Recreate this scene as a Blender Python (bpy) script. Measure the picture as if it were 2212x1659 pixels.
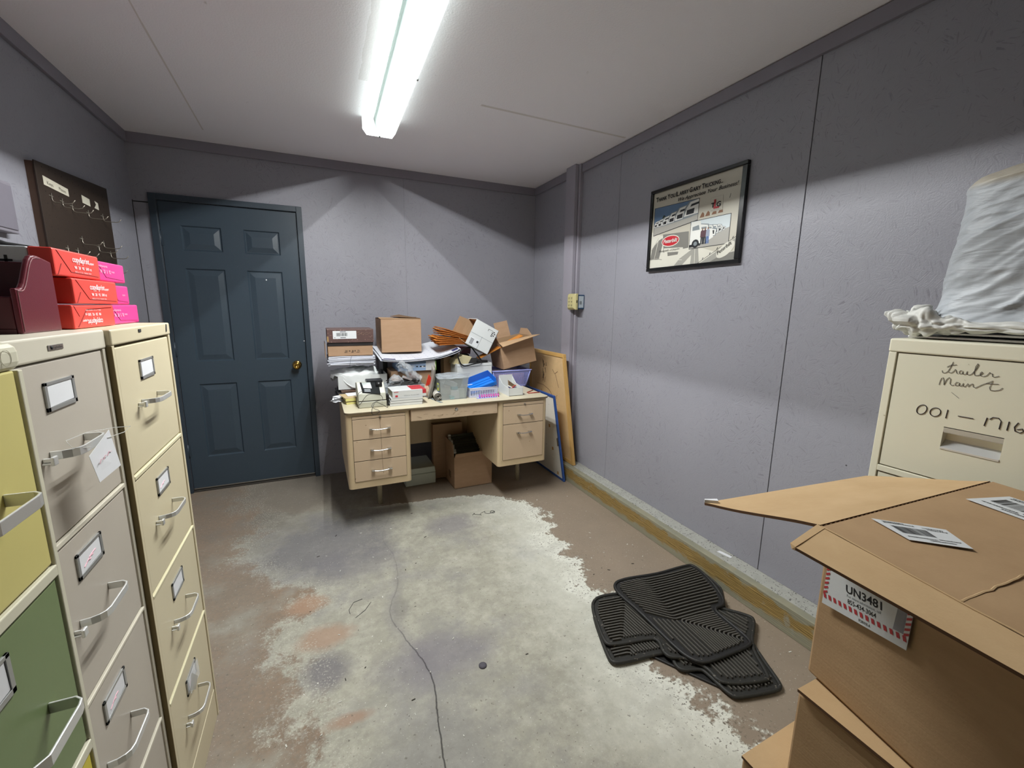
import bpy, bmesh, math, random
from mathutils import Vector, Matrix, Euler, noise
random.seed(7)
sc = bpy.context.scene
C = sc.collection
for o in list(bpy.data.objects): bpy.data.objects.remove(o)
PI = math.pi
def V(*a): return Vector(a)
# ---------------------------------------------------------------- camera
cam = bpy.data.objects.new('camera', bpy.data.cameras.new('camera')); C.objects.link(cam)
sc.camera = cam
YAW, PITCH, ROLL, FPX, EYE = .4296, .1796, .0118, 917.35, 1.3786
f_ = V(math.sin(YAW)*math.cos(PITCH), math.cos(YAW)*math.cos(PITCH), -math.sin(PITCH))
r_ = V(math.cos(YAW), -math.sin(YAW), 0); u_ = r_.cross(f_)
r2 = r_*math.cos(ROLL)+u_*math.sin(ROLL); u2 = -r_*math.sin(ROLL)+u_*math.cos(ROLL)
cam.matrix_world = Matrix(((r2.x,u2.x,-f_.x,0),(r2.y,u2.y,-f_.y,0),(r2.z,u2.z,-f_.z,EYE),(0,0,0,1)))
cam.data.sensor_fit = 'HORIZONTAL'; cam.data.sensor_width = 36; cam.data.lens = FPX/2212*36
cam.data.clip_start = .02
# ---------------------------------------------------------------- world, exposure
w = bpy.data.worlds.new('world'); sc.world = w; w.use_nodes = True
w.node_tree.nodes['Background'].inputs[0].default_value = (.02,.02,.022,1)
w.node_tree.nodes['Background'].inputs[1].default_value = 0.3
sc.view_settings.view_transform = 'Standard'; sc.view_settings.look = 'None'
sc.view_settings.exposure = 0.0; sc.view_settings.gamma = 1.0
sc.view_settings.use_curve_mapping = False
LAMP_W, LAMP_OUT, LAMP_IN = 27.0, .9, .10   # watts of each lamp row, and the share of its sideways light outward / inward
# ---------------------------------------------------------------- room numbers
XL, XR, D, YB, HC = -1.028, 1.8865, 3.6495, -1.7, 2.432
# ---------------------------------------------------------------- materials
def lin(c):
    if isinstance(c, str):
        c = [int(c[i:i+2],16)/255 for i in (0,2,4)]
        c = [x/12.92 if x <= .04045 else ((x+.055)/1.055)**2.4 for x in c]
    return (c[0],c[1],c[2],1)
class NT:
    def __init__(s, name):
        s.m = bpy.data.materials.new(name); s.m.use_nodes = True
        s.t = s.m.node_tree; s.b = s.t.nodes['Principled BSDF']
    def n(s, typ, **kw):
        nd = s.t.nodes.new(typ)
        for k, v in kw.items():
            if k.startswith('i_'):
                nd.inputs[k[2:].replace('_',' ')].default_value = v
            else: setattr(nd, k, v)
        return nd
    def l(s, a, b): s.t.links.new(a, b)
    def coord(s, which='Object'): return s.n('ShaderNodeTexCoord').outputs[which]
    def mapping(s, vec, scale=(1,1,1), rot=(0,0,0), loc=(0,0,0)):
        m = s.n('ShaderNodeMapping'); s.l(vec, m.inputs[0])
        m.inputs['Scale'].default_value = scale; m.inputs['Rotation'].default_value = rot; m.inputs['Location'].default_value = loc
        return m.outputs[0]
    def noise(s, vec, scale, detail=3, rough=.5, dist=0):
        nd = s.n('ShaderNodeTexNoise'); s.l(vec, nd.inputs['Vector'])
        nd.inputs['Scale'].default_value = scale; nd.inputs['Detail'].default_value = detail
        nd.inputs['Roughness'].default_value = rough; nd.inputs['Distortion'].default_value = dist
        return nd.outputs[0]
    def ramp(s, fac, stops, interp='LINEAR'):
        r = s.n('ShaderNodeValToRGB'); s.l(fac, r.inputs[0]); cr = r.color_ramp; cr.interpolation = interp
        while len(cr.elements) < len(stops): cr.elements.new(.5)
        for e, (p, c) in zip(cr.elements, stops): e.position = p; e.color = lin(c) if not isinstance(c, (int,float)) else (c,c,c,1)
        return r.outputs[0]
    def mix(s, fac, a, b, mode='MIX'):
        m = s.n('ShaderNodeMix', data_type='RGBA', blend_type=mode)
        for sock, v in ((0,fac),(6,a),(7,b)):
            if hasattr(v,'links') or hasattr(v,'is_linked'): s.l(v, m.inputs[sock])
            else: m.inputs[sock].default_value = v if sock == 0 else (lin(v))
        return m.outputs[2]
    def math(s, op, a, b=0.0, c=None):
        m = s.n('ShaderNodeMath', operation=op)
        for i, v in enumerate((a,b) if c is None else (a,b,c)):
            if hasattr(v,'is_linked'): s.l(v, m.inputs[i])
            else: m.inputs[i].default_value = v
        return m.outputs[0]
    def bump(s, h, strength=.3, dist=.002, chain=None):
        b = s.n('ShaderNodeBump'); s.l(h, b.inputs['Height']); b.inputs['Strength'].default_value = strength
        b.inputs['Distance'].default_value = dist
        if chain: s.l(chain, b.inputs['Normal'])
        return b.outputs[0]
def M(name, col, rough=.5, metal=0., var=.12, vs=6., bump=0., bs=150., stretch=(1,1,1), spec=None, speck=None):
    """plain paint / card / metal: base colour with a soft procedural variation and a fine grain"""
    t = NT(name); co = t.coord(); c = lin(col)
    d = [max(0,x*(1-var)) for x in c[:3]]; b = [min(1,x*(1+var*.6)) for x in c[:3]]
    v = t.noise(t.mapping(co, stretch), vs, 5, .6)
    colr = t.mix(v, d, b)
    if speck:
        sp = t.noise(co, speck[0], 2, .5)
        k = t.ramp(sp, [(speck[1],0.),(speck[1]+.03,1.)])
        colr = t.mix(k, colr, speck[2])
    t.l(colr, t.b.inputs['Base Color']); t.b.inputs['Roughness'].default_value = rough; t.b.inputs['Metallic'].default_value = metal
    if spec is not None: t.b.inputs['Specular IOR Level'].default_value = spec
    if bump: t.l(t.bump(t.noise(t.mapping(co, stretch), bs, 2), bump, .001), t.b.inputs['Normal'])
    return t.m
def clear(name, col, alpha, rough=.12):
    t = NT(name); co = t.coord()
    t.l(t.mix(t.noise(co, 30, 2), [x*.9 for x in lin(col)[:3]], lin(col)[:3]), t.b.inputs['Base Color'])
    t.b.inputs['Roughness'].default_value = rough; t.b.inputs['Alpha'].default_value = alpha
    t.b.inputs['Specular IOR Level'].default_value = .6
    return t.m
# ---------------------------------------------------------------- mesh builder
class MB:
    def __init__(s): s.v=[]; s.f=[]; s.mi=[]; s.sm=[]
    def add(s, vs, fs, m=0, smooth=False, T=None):
        k=len(s.v)
        s.v += [tuple(T@Vector(p)) if T else tuple(p) for p in vs]
        for q in fs: s.f.append([k+i for i in q]); s.mi.append(m); s.sm.append(smooth)
        return s
    def box(s, x0,x1,y0,y1,z0,z1, m=0, T=None):
        vs=[(x,y,z) for z in (z0,z1) for y in (y0,y1) for x in (x0,x1)]
        return s.add(vs, [(0,2,3,1),(4,5,7,6),(0,1,5,4),(2,6,7,3),(0,4,6,2),(1,3,7,5)], m, T=T)
    def hexa(s, low, high, m=0, T=None):
        n=len(low); vs=list(low)+list(high)
        fs=[tuple(range(n-1,-1,-1)), tuple(range(n,2*n))]+[(i,(i+1)%n,n+(i+1)%n,n+i) for i in range(n)]
        return s.add(vs, fs, m, T=T)
    def prism(s, poly, axis, a, b, m=0, T=None):
        def p3(p, t):
            return {'x':(t,p[0],p[1]),'y':(p[0],t,p[1]),'z':(p[0],p[1],t)}[axis]
        return s.hexa([p3(p,a) for p in poly],[p3(p,b) for p in poly],m,T)
    def quad(s, a,b,c,d, t=.0008, m=0, T=None):
        a,b,c,d=map(Vector,(a,b,c,d)); n=(b-a).cross(d-a).normalized()*t
        return s.hexa([a,b,c,d],[a+n,b+n,c+n,d+n],m,T)
    def tube(s, pts, r, n=8, m=0, closed=False, T=None, flat=None):
        pts=[Vector(p) for p in pts]; N=len(pts); vs=[]; fs=[]
        rs = r if isinstance(r,(list,tuple)) else [r]*N
        prev=None
        for i,p in enumerate(pts):
            if closed: t=(pts[(i+1)%N]-pts[i-1])
            else: t=(pts[min(i+1,N-1)]-pts[max(i-1,0)])
            t.normalize()
            if prev is None:
                a=Vector((0,0,1)) if abs(t.z)<.9 else Vector((1,0,0)); x=t.cross(a).normalized()
            else: x=(prev-t*prev.dot(t)).normalized()
            prev=x; y=t.cross(x)
            for j in range(n):
                an=2*PI*(j+.5)/n; c_,s_=math.cos(an),math.sin(an)
                if flat: vs.append(p+x*c_*rs[i]*flat[0]+y*s_*rs[i]*flat[1])
                else: vs.append(p+x*c_*rs[i]+y*s_*rs[i])
        for i in range(N if closed else N-1):
            for j in range(n):
                a=i*n+j; b=i*n+(j+1)%n; c=((i+1)%N)*n+(j+1)%n; d=((i+1)%N)*n+j
                fs.append((a,b,c,d))
        if not closed:
            fs.append(tuple(range(n-1,-1,-1))); fs.append(tuple((N-1)*n+j for j in range(n)))
        return s.add(vs,fs,m,smooth=n>5,T=T)
    def cyl(s, p, q, r, n=20, m=0, r2=None, T=None):
        return s.tube([p,q],[r, r if r2 is None else r2],n,m,T=T)
    def lathe(s, prof, n=24, m=0, T=None):
        vs=[];fs=[];K=len(prof)
        for i in range(n):
            a=2*PI*i/n
            for (r,z) in prof: vs.append((r*math.cos(a),r*math.sin(a),z))
        for i in range(n):
            for k in range(K-1):
                fs.append((i*K+k,((i+1)%n)*K+k,((i+1)%n)*K+k+1,i*K+k+1))
        return s.add(vs,fs,m,smooth=True,T=T)
    def grid(s, fn, nu, nv, m=0, smooth=True, T=None):
        vs=[fn(i/nu,j/nv) for j in range(nv+1) for i in range(nu+1)]
        fs=[(j*(nu+1)+i,j*(nu+1)+i+1,(j+1)*(nu+1)+i+1,(j+1)*(nu+1)+i) for j in range(nv) for i in range(nu)]
        return s.add(vs,fs,m,smooth,T)
    def build(s, name, mats, parent=None, bevel=0, seg=2, solid=0, sub=0):
        me=bpy.data.meshes.new(name); me.from_pydata(s.v,[],s.f); me.update()
        bm=bmesh.new(); bm.from_mesh(me)
        bmesh.ops.recalc_face_normals(bm, faces=bm.faces); bm.to_mesh(me); bm.free()
        if not isinstance(mats,(list,tuple)): mats=[mats]
        for m in mats: me.materials.append(m)
        for p,mi,sm in zip(me.polygons,s.mi,s.sm): p.material_index=mi; p.use_smooth=sm
        o=bpy.data.objects.new(name,me); C.objects.link(o)
        if parent: o.parent=parent
        if solid:
            k=o.modifiers.new('solid','SOLIDIFY'); k.thickness=solid; k.offset=0
        if bevel:
            k=o.modifiers.new('bevel','BEVEL'); k.width=bevel; k.segments=seg; k.limit_method='ANGLE'; k.angle_limit=.6
            k.harden_normals=False
        if sub:
            k=o.modifiers.new('sub','SUBSURF'); k.levels=sub; k.render_levels=sub
        return o
def thing(name, label, cat, loc=(0,0,0), rz=0, group=None, rot=None):
    o=bpy.data.objects.new(name,None); C.objects.link(o); o.location=loc
    o.rotation_euler = rot if rot else (0,0,rz)
    o.empty_display_size=.02
    o['label']=label; o['category']=cat
    if group: o['group']=group
    return o
def tag(o, label, cat, group=None, kind=None):
    o['label']=label; o['category']=cat
    if group: o['group']=group
    if kind: o['kind']=kind
    return o
def struct(o): o['kind']='structure'; return o
def dup(root, loc, rz=None, label=None, rot=None):
    r=root.copy(); C.objects.link(r); r.location=loc
    if rot: r.rotation_euler=rot
    elif rz is not None: r.rotation_euler=(0,0,rz)
    if label: r['label']=label
    for ch in list(root.children):
        c=ch.copy(); C.objects.link(c); c.parent=r
        for g in list(ch.children):
            d=g.copy(); C.objects.link(d); d.parent=c
    return r
def text(name, s, mat, parent, org, xd, yd, size, width=None, shear=0., bold=0., lift=.0006, align='LEFT', spacing=1.):
    """flat printed lettering: origin, reading direction, up direction; converted to a mesh"""
    cu=bpy.data.curves.new(name,'FONT'); cu.body=s; cu.size=1; cu.shear=shear; cu.offset=bold; cu.extrude=0
    cu.align_x='LEFT'; cu.space_character=spacing; cu.resolution_u=3
    tmp=bpy.data.objects.new('tmp',cu); C.objects.link(tmp)
    dg=bpy.context.evaluated_depsgraph_get(); dg.update()
    me=bpy.data.meshes.new_from_object(tmp.evaluated_get(dg))
    bpy.data.objects.remove(tmp)
    xs=[v.co.x for v in me.vertices] or [0,1]
    x0,x1=min(xs),max(xs); k=size; kx=k if width is None else width/(x1-x0)
    X=Vector(xd).normalized(); Y=Vector(yd).normalized(); N=X.cross(Y); O=Vector(org)+N*lift
    off = 0 if align=='LEFT' else (-(x1-x0)*kx/2)
    for v in me.vertices: v.co = O + X*((v.co.x-x0)*kx+off) + Y*(v.co.y*k)
    me.materials.clear(); me.materials.append(mat)
    o=bpy.data.objects.new(name,me); C.objects.link(o)
    if parent: o.parent=parent
    return o
# ================================================================ ROOM
def wall_material():
    t=NT('lavender_painted_strand_board'); co=t.coord()
    # flakes: each voronoi cell turns its own stretched grain
    vor=t.n('ShaderNodeTexVoronoi'); t.l(co,vor.inputs['Vector']); vor.inputs['Scale'].default_value=30; vor.inputs['Randomness'].default_value=1
    ang=t.math('MULTIPLY', vor.outputs['Color'], 6.283)
    def flake(axis, sc):
        r=t.n('ShaderNodeVectorRotate', rotation_type='AXIS_ANGLE'); t.l(co,r.inputs['Vector']); r.inputs['Axis'].default_value=axis
        t.l(ang,r.inputs['Angle'])
        return t.noise(t.mapping(r.outputs[0],(14,150,150) if axis[0]==0 else (150,14,150)),sc,3,.6,.6)
    geo=t.n('ShaderNodeNewGeometry'); sx=t.n('ShaderNodeSeparateXYZ'); t.l(geo.outputs['Normal'],sx.inputs[0])
    isx=t.math('GREATER_THAN',t.math('ABSOLUTE',sx.outputs[0]),.5)
    fl=t.math('ADD',t.math('MULTIPLY',flake((1,0,0),1.0),isx),t.math('MULTIPLY',flake((0,1,0),1.0),t.math('SUBTRACT',1.,isx)))
    strength=t.ramp(t.noise(co,1.6,2),[(.36,.2),(.60,1.)])
    fine=t.noise(co,260,2)
    b1=t.bump(fine,.32,.0018); 
    bb=t.n('ShaderNodeBump'); t.l(fl,bb.inputs['Height']); t.l(t.math('MULTIPLY',strength,.30),bb.inputs['Strength']); bb.inputs['Distance'].default_value=.006; t.l(b1,bb.inputs['Normal'])
    t.l(bb.outputs[0],t.b.inputs['Normal'])
    col=t.mix(t.noise(co,2.2,4),'8a8a93','98979f')
    cr=t.ramp(fl,[(.34,1.),(.41,0.)])
    col=t.mix(t.math('MULTIPLY',t.math('MULTIPLY',cr,strength),.55),col,'68646e')
    dots=t.n('ShaderNodeTexVoronoi'); t.l(co,dots.inputs['Vector']); dots.inputs['Scale'].default_value=5.5
    dk=t.ramp(dots.outputs['Distance'],[(.02,1.),(.028,0.)])
    sel=t.ramp(t.noise(co,4,1),[(.52,0.),(.56,.9)])
    col=t.mix(t.math('MULTIPLY',dk,sel),col,'2c2a30')
    t.l(col,t.b.inputs['Base Color']); t.b.inputs['Roughness'].default_value=.42; t.b.inputs['Specular IOR Level'].default_value=.35
    return t.m
def ceiling_material():
    t=NT('off_white_textured_ceiling'); co=t.coord()
    col=t.mix(t.noise(co,1.3,4),'eceaef','f4f2f6')
    st=t.ramp(t.noise(co,9,5,.7),[(.70,0.),(.76,.6)])
    col=t.mix(st,col,'b5afab')
    # ghost of an older fixture beside the lamp
    s=t.n('ShaderNodeSeparateXYZ'); t.l(co,s.inputs[0])
    nx=t.math('ADD',s.outputs[0],t.math('MULTIPLY',t.math('SUBTRACT',t.noise(co,14,2),.5),.02))
    g=t.math('MULTIPLY',t.math('GREATER_THAN',nx,.252),t.math('MULTIPLY',t.math('LESS_THAN',nx,.31),t.math('LESS_THAN',s.outputs[1],2.345)))
    col=t.mix(t.math('MULTIPLY',g,.35),col,'bdb6b3')
    t.l(col,t.b.inputs['Base Color']); t.b.inputs['Roughness'].default_value=.8
    t.l(t.bump(t.noise(co,120,4,.7),.35,.004),t.b.inputs['Normal'])
    return t.m
def floor_material():
    t=NT('worn_stained_concrete'); co=t.coord(); s=t.n('ShaderNodeSeparateXYZ'); t.l(co,s.inputs[0])
    X,Y=s.outputs[0],s.outputs[1]
    def xcurve(pts, lo=-.6, hi=1.6):        # x of a hand-measured outline as a function of y in 0..4
        c=t.n('ShaderNodeFloatCurve'); t.l(t.math('DIVIDE',Y,4.),c.inputs['Value'])
        cv=c.mapping.curves[0]; pts=sorted((y/4,(x-lo)/(hi-lo)) for x,y in pts)
        while len(cv.points)<len(pts): cv.points.new(.5,.5)
        for p,q in zip(cv.points,pts): p.location=q
        c.mapping.update()
        return t.math('ADD',t.math('MULTIPLY',c.outputs[0],hi-lo),lo)
    def cen(n): return t.math('SUBTRACT',n,.5)
    wob=t.math('ADD',t.math('MULTIPLY',cen(t.noise(co,6,5,.65)),.55),t.math('MULTIPLY',cen(t.noise(co,45,3,.7)),.22))
    xl=xcurve([(-.05,0),(-.04,1.18),(-.06,1.28),(-.15,1.44),(-.09,1.55),(-.23,1.82),(-.06,2.02),(-.27,2.28),(-.45,2.62),(-.37,2.92),(-.5,3.25),(-.55,4)])
    xr=xcurve([(1.5,0),(1.3,.5),(1.17,.8),(1.11,1.05),(1.2,1.35),(1.19,1.68),(1.22,1.95),(1.3,2.35),(1.22,2.6),(.95,2.8),(.5,2.87),(-.2,3.0),(-.6,3.3),(-.6,4)])
    # concrete ground
    base=t.mix(t.noise(co,3.2,6,.65,.4),'8f8d82','aba898')
    base=t.mix(t.ramp(t.noise(co,9,7,.75),[(.44,0.),(.68,.6)]),base,'c3c0b2')
    base=t.mix(t.ramp(t.noise(t.mapping(co,(1,1,1),(0,0,0),(5,5,0)),26,6,.75),[(.46,0.),(.70,.45)]),base,'837f75')
    dark=t.ramp(t.noise(t.mapping(co,(1,1,1),(0,0,0),(3.1,1.7,0)),2.1,5,.65),[(.50,0.),(.66,.55)])
    base=t.mix(dark,base,'848284')
    # scuffed grey patches where they lie in the room
    def blob(x,y,rx,ry,col,k,base):
        dx=t.math('DIVIDE',t.math('SUBTRACT',X,x),rx); dy=t.math('DIVIDE',t.math('SUBTRACT',Y,y),ry)
        d=t.math('SQRT',t.math('ADD',t.math('MULTIPLY',dx,dx),t.math('MULTIPLY',dy,dy)))
        d=t.math('ADD',d,t.math('MULTIPLY',wob,1.6))
        return t.mix(t.math('MULTIPLY',t.ramp(d,[(.45,1.),(1.,0.)]),k),base,col)
    for bl in ((-.05,2.52,.52,.42,'68666b',.75),(.10,2.25,.35,.20,'6f6c72',.5),(-.05,1.56,.13,.11,'6a666c',.75),(.36,1.46,.30,.16,'7a757c',.6),(.72,2.45,.20,.16,'77737a',.6),(.25,1.05,.30,.22,'7d7b7c',.5),(.27,1.80,.05,.10,'77746f',.6)): base=blob(*bl,base)
    # a darker travelled region towards the door
    dd=t.math('SUBTRACT',Y,t.math('ADD',2.75,t.math('MULTIPLY',X,.55)))
    dd=t.math('ADD',dd,wob)
    doorz=t.ramp(dd,[(.0,0.),(.45,1.)])
    base=t.mix(t.math('MULTIPLY',doorz,.85),base,'6d675f')
    # bleached fringe at the right outline
    er=t.math('SUBTRACT',t.math('ADD',X,wob),xr)
    rightside=t.ramp(t.math('ADD',X,t.math('MULTIPLY',wob,.6)),[(.15,0.),(.45,1.)])
    fr=t.ramp(t.math('ADD',er,.5),[(.05,0.),(.36,.45),(.49,.85),(.53,0.)])
    base=t.mix(t.math('MULTIPLY',fr,rightside),base,'dfdfd4')
    # worn brown paint remains outside the outlines
    brown=t.mix(t.noise(co,4,5,.6),'7f7466','968675')
    brownL=t.mix(t.noise(co,3.2,6,.7),'70675b','977d66')
    fine=t.ramp(t.noise(co,60,5,.75),[(.40,0.),(.66,.55)])
    brownL=t.mix(fine,brownL,'6b645c')
    ar=t.ramp(er,[(.0,0.),(.035,1.)])
    ar=t.math('MULTIPLY',ar,t.math('MAXIMUM',rightside,.25))
    wobL=t.math('ADD',wob,t.math('MULTIPLY',cen(t.noise(co,17,6,.75)),.30))
    el=t.math('SUBTRACT',xl,t.math('ADD',X,wobL)); al=t.ramp(el,[(.0,0.),(.09,1.)])
    patch=t.ramp(t.noise(co,3.6,5,.6),[(.34,0.15),(.50,1.)])
    nearwall=t.ramp(t.math('ADD',X,.35),[(0.,.75),(.2,1.)])
    base=t.mix(ar,base,brown)
    base=t.mix(t.math('MULTIPLY',al,.45),base,'7c746b')
    base=t.mix(t.math('MULTIPLY',t.math('MULTIPLY',al,patch),nearwall),base,brownL)
    for bl in ((-.05,1.75,.14,.09,'a08570',.8),(.02,1.32,.10,.035,'9c806c',.8),(-.13,2.0,.12,.08,'a4866f',.75)): base=blob(*bl,base)
    # chipped specks along the outlines
    ch=t.ramp(t.noise(co,90,2,.6),[(.60,0.),(.63,1.)])
    base=t.mix(t.math('MULTIPLY',t.math('MULTIPLY',ch,rightside),t.ramp(t.math('ABSOLUTE',er),[(.02,.8),(.16,0.)])),base,'5a5248')
    chl=t.ramp(t.noise(co,120,3,.7),[(.56,0.),(.60,1.)])
    base=t.mix(t.math('MULTIPLY',chl,t.ramp(t.math('ABSOLUTE',el),[(.03,.65),(.14,0.)])),base,'bdbaad')
    ch2=t.ramp(t.noise(co,130,2,.6),[(.68,0.),(.71,.7)]); base=t.mix(ch2,base,'d0cfc6')
    ch3=t.ramp(t.noise(t.mapping(co,(1,1,1),(0,0,0),(2,9,0)),70,2,.6),[(.67,0.),(.71,.6)]); base=t.mix(ch3,base,'5b554c')
    # the long crack
    xc=xcurve([(.29,0),(.27,1.04),(.29,1.2),(.31,1.38),(.25,1.63),(.22,1.77),(.29,1.99),(.31,2.24),(.28,2.44),(.38,2.81),(.4,4)])
    dc=t.math('ABSOLUTE',t.math('SUBTRACT',t.math('ADD',X,t.math('MULTIPLY',cen(t.noise(co,22,2)),.012)),xc))
    ck=t.ramp(dc,[(.0010,1.),(.0026,0.)]); cw=t.ramp(t.math('DIVIDE',Y,4.),[(.36,1.),(.45,.35),(.62,.15)])
    ckk=t.math('MULTIPLY',ck,cw); base=t.mix(ckk,base,'262422')
    soft=t.ramp(dc,[(.0,.4),(.05,0.)]); base=t.mix(t.math('MULTIPLY',soft,t.ramp(t.math('DIVIDE',Y,4.),[(.3,0.),(.42,1.),(.6,.3)])),base,'6b6770')
    t.l(base,t.b.inputs['Base Color']); t.b.inputs['Roughness'].default_value=.62; t.b.inputs['Specular IOR Level'].default_value=.3
    h=t.math('SUBTRACT',t.noise(co,40,5,.65),t.math('MULTIPLY',ckk,1.2))
    t.l(t.bump(h,.4,.003),t.b.inputs['Normal'])
    return t.m
m_wall=wall_material(); m_ceil=ceiling_material(); m_floor=floor_material()
m_trim=M('lavender_trim_paint','827e88',.5,bump=.2)
m_dark=M('dark_gap','100f10',.9)
m_door=M('slate_blue_door_paint','35424d',.38,var=.08,bump=.08,bs=300,speck=(170,.74,'5d6a72'))
m_casing=M('slate_blue_casing_paint','323d47',.4,var=.1,bump=.08,speck=(120,.72,'55606a'))
m_steel=M('brushed_steel','b9b9b6',.28,1.,var=.1)
m_chrome=M('chrome','d4d5d6',.16,1.,var=.05)
m_black=M('black_plastic','161617',.4)
m_white=M('white_paper','dcdde0',.7,var=.05)
m_ink=M('black_ink','17161a',.7)
MBx=lambda *a,**k: MB().box(*a,**k)
struct(MBx(XL-.1,XR+.1,YB-.1,D+.1,-.06,0).build('floor',m_floor))
# ceiling: slab with a ridge and a taped joint
mb=MBx(XL-.1,XR+.1,YB-.1,D+.1,HC,HC+.06)
for (a,b,wd) in (((-.562,3.4),(-.536,2.27),.004),((-.536,2.27),(-.50,1.2),.003),((.87,2.335),(1.84,2.35),.009)):
    a,b=V(*a),V(*b); n=(b-a).normalized(); n=V(-n.y,n.x)*wd
    mb.hexa([(*(a+n),HC-.0005),(*(a-n),HC-.0005),(*(b-n),HC-.0005),(*(b+n),HC-.0005)],[(*(a+n),HC),(*(a-n),HC),(*(b-n),HC),(*(b+n),HC)],1)
struct(mb.build('ceiling',[m_ceil,M('ceiling_joint_tape','d9d4d2',.85,bump=.3)]))
# right wall: board panels with open joints over a dark backing
mb=MB()
ys=[YB,-.012,1.2085,2.4365,D]
for i in range(4):
    g=.0015 if i!=2 else .0018
    y0=ys[i]+(0.0010 if i==3 else .0018 if i else 0); y1=ys[i+1]-(.0010 if i==2 else .0018 if i<3 else 0)
    mb.box(XR,XR+.012,y0,y1,.128,HC-.05)
mb.box(XR+.012,XR+.05,YB,D,.10,HC,1)
struct(mb.build('wall_right',[m_wall,m_dark],bevel=.001,seg=1))
struct(MBx(XL-.05,XL,YB,D,0,HC).build('wall_left',m_wall))
# back wall around the door opening
DX0,DX1,DZ=-.9035,-.0845,2.042
mb=MB()
mb.box(XL,DX0,D,D+.1,0,HC); mb.box(DX1,.6995,D,D+.1,0,HC); mb.box(.7005,XR,D,D+.1,0,HC); mb.box(DX0,DX1,D,D+.1,DZ,HC)
mb.box(.6995,.7005,D+.001,D+.1,0,HC,1)
struct(mb.build('wall_back',[m_wall,m_dark]))
struct(MBx(XL,XR,YB-.1,YB,0,HC).build('wall_front',M('dark_back_wall','3a3840',.7)))
# ceiling trim boards
TZ=HC-.062
struct(MBx(XL,XR,D-.018,D,TZ,HC).build('trim_1',m_trim,bevel=.002))
struct(MBx(XL,XL+.018,YB,D-.018,TZ,HC).build('trim_2',m_trim,bevel=.002))
mb=MBx(XR-.018,XR,YB,2.874,TZ,HC-.005); mb.box(XR-.018,XR,3.03,D-.018,TZ,HC-.002); mb.box(XR-.010,XR,YB,2.3,HC-.005,HC,1)
struct(mb.build('trim_3',[m_trim,M('raw_brown_wood','6b4327',.8)],bevel=.0015))
# boxed post on the right wall
mb=MBx(1.83,1.858,2.90,3.03,.13,HC); mb.box(1.861,XR,2.878,3.03,.13,HC)
mb.box(1.858,1.861,2.905,3.02,.13,HC,1)
struct(mb.build('trim_4',[M('lavender_post_paint','99959f',.5,bump=.15),m_dark],bevel=.003))
# curb along the right wall: timber face, rim, concrete ledge
def wood_olive():
    t=NT('olive_stained_timber'); co=t.coord()
    wv=t.n('ShaderNodeTexWave',wave_type='BANDS',bands_direction='Z'); t.l(t.mapping(co,(1,.9,7)),wv.inputs['Vector'])
    wv.inputs['Scale'].default_value=6; wv.inputs['Distortion'].default_value=14; wv.inputs['Detail'].default_value=3; wv.inputs['Detail Scale'].default_value=.8
    c=t.mix(wv.outputs[0],'6f5a30','a58a53')
    z=t.n('ShaderNodeSeparateXYZ'); t.l(co,z.inputs[0])
    e=t.math('ADD',z.outputs[2],t.math('MULTIPLY',t.math('SUBTRACT',t.noise(co,9,5,.6),.5),.09))
    ed=t.ramp(e,[(.030,1.),(.045,0.),(.104,0.),(.112,1.)])
    c=t.mix(t.math('MULTIPLY',ed,.8),c,'8a8c7d')
    c=t.mix(t.ramp(t.noise(co,16,4,.6),[(.62,0.),(.70,.7)]),c,'93958a')
    t.l(c,t.b.inputs['Base Color']); t.b.inputs['Roughness'].default_value=.6; t.l(t.bump(wv.outputs[0],.2,.002),t.b.inputs['Normal']); return t.m
xc=XR-.126
struct(MBx(xc,xc+.042,YB,3.05,0,.126).build('baseboard_right',[wood_olive()],bevel=.003))
m_ledge=M('chipped_concrete_ledge','a5a59e',.8,var=.3,vs=25,bump=.8,bs=90,speck=(120,.63,'4c4b47'))
struct(MBx(xc+.043,XR+.02,YB,D,0,.1275).build('trim_5',m_ledge,bevel=.004))
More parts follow.
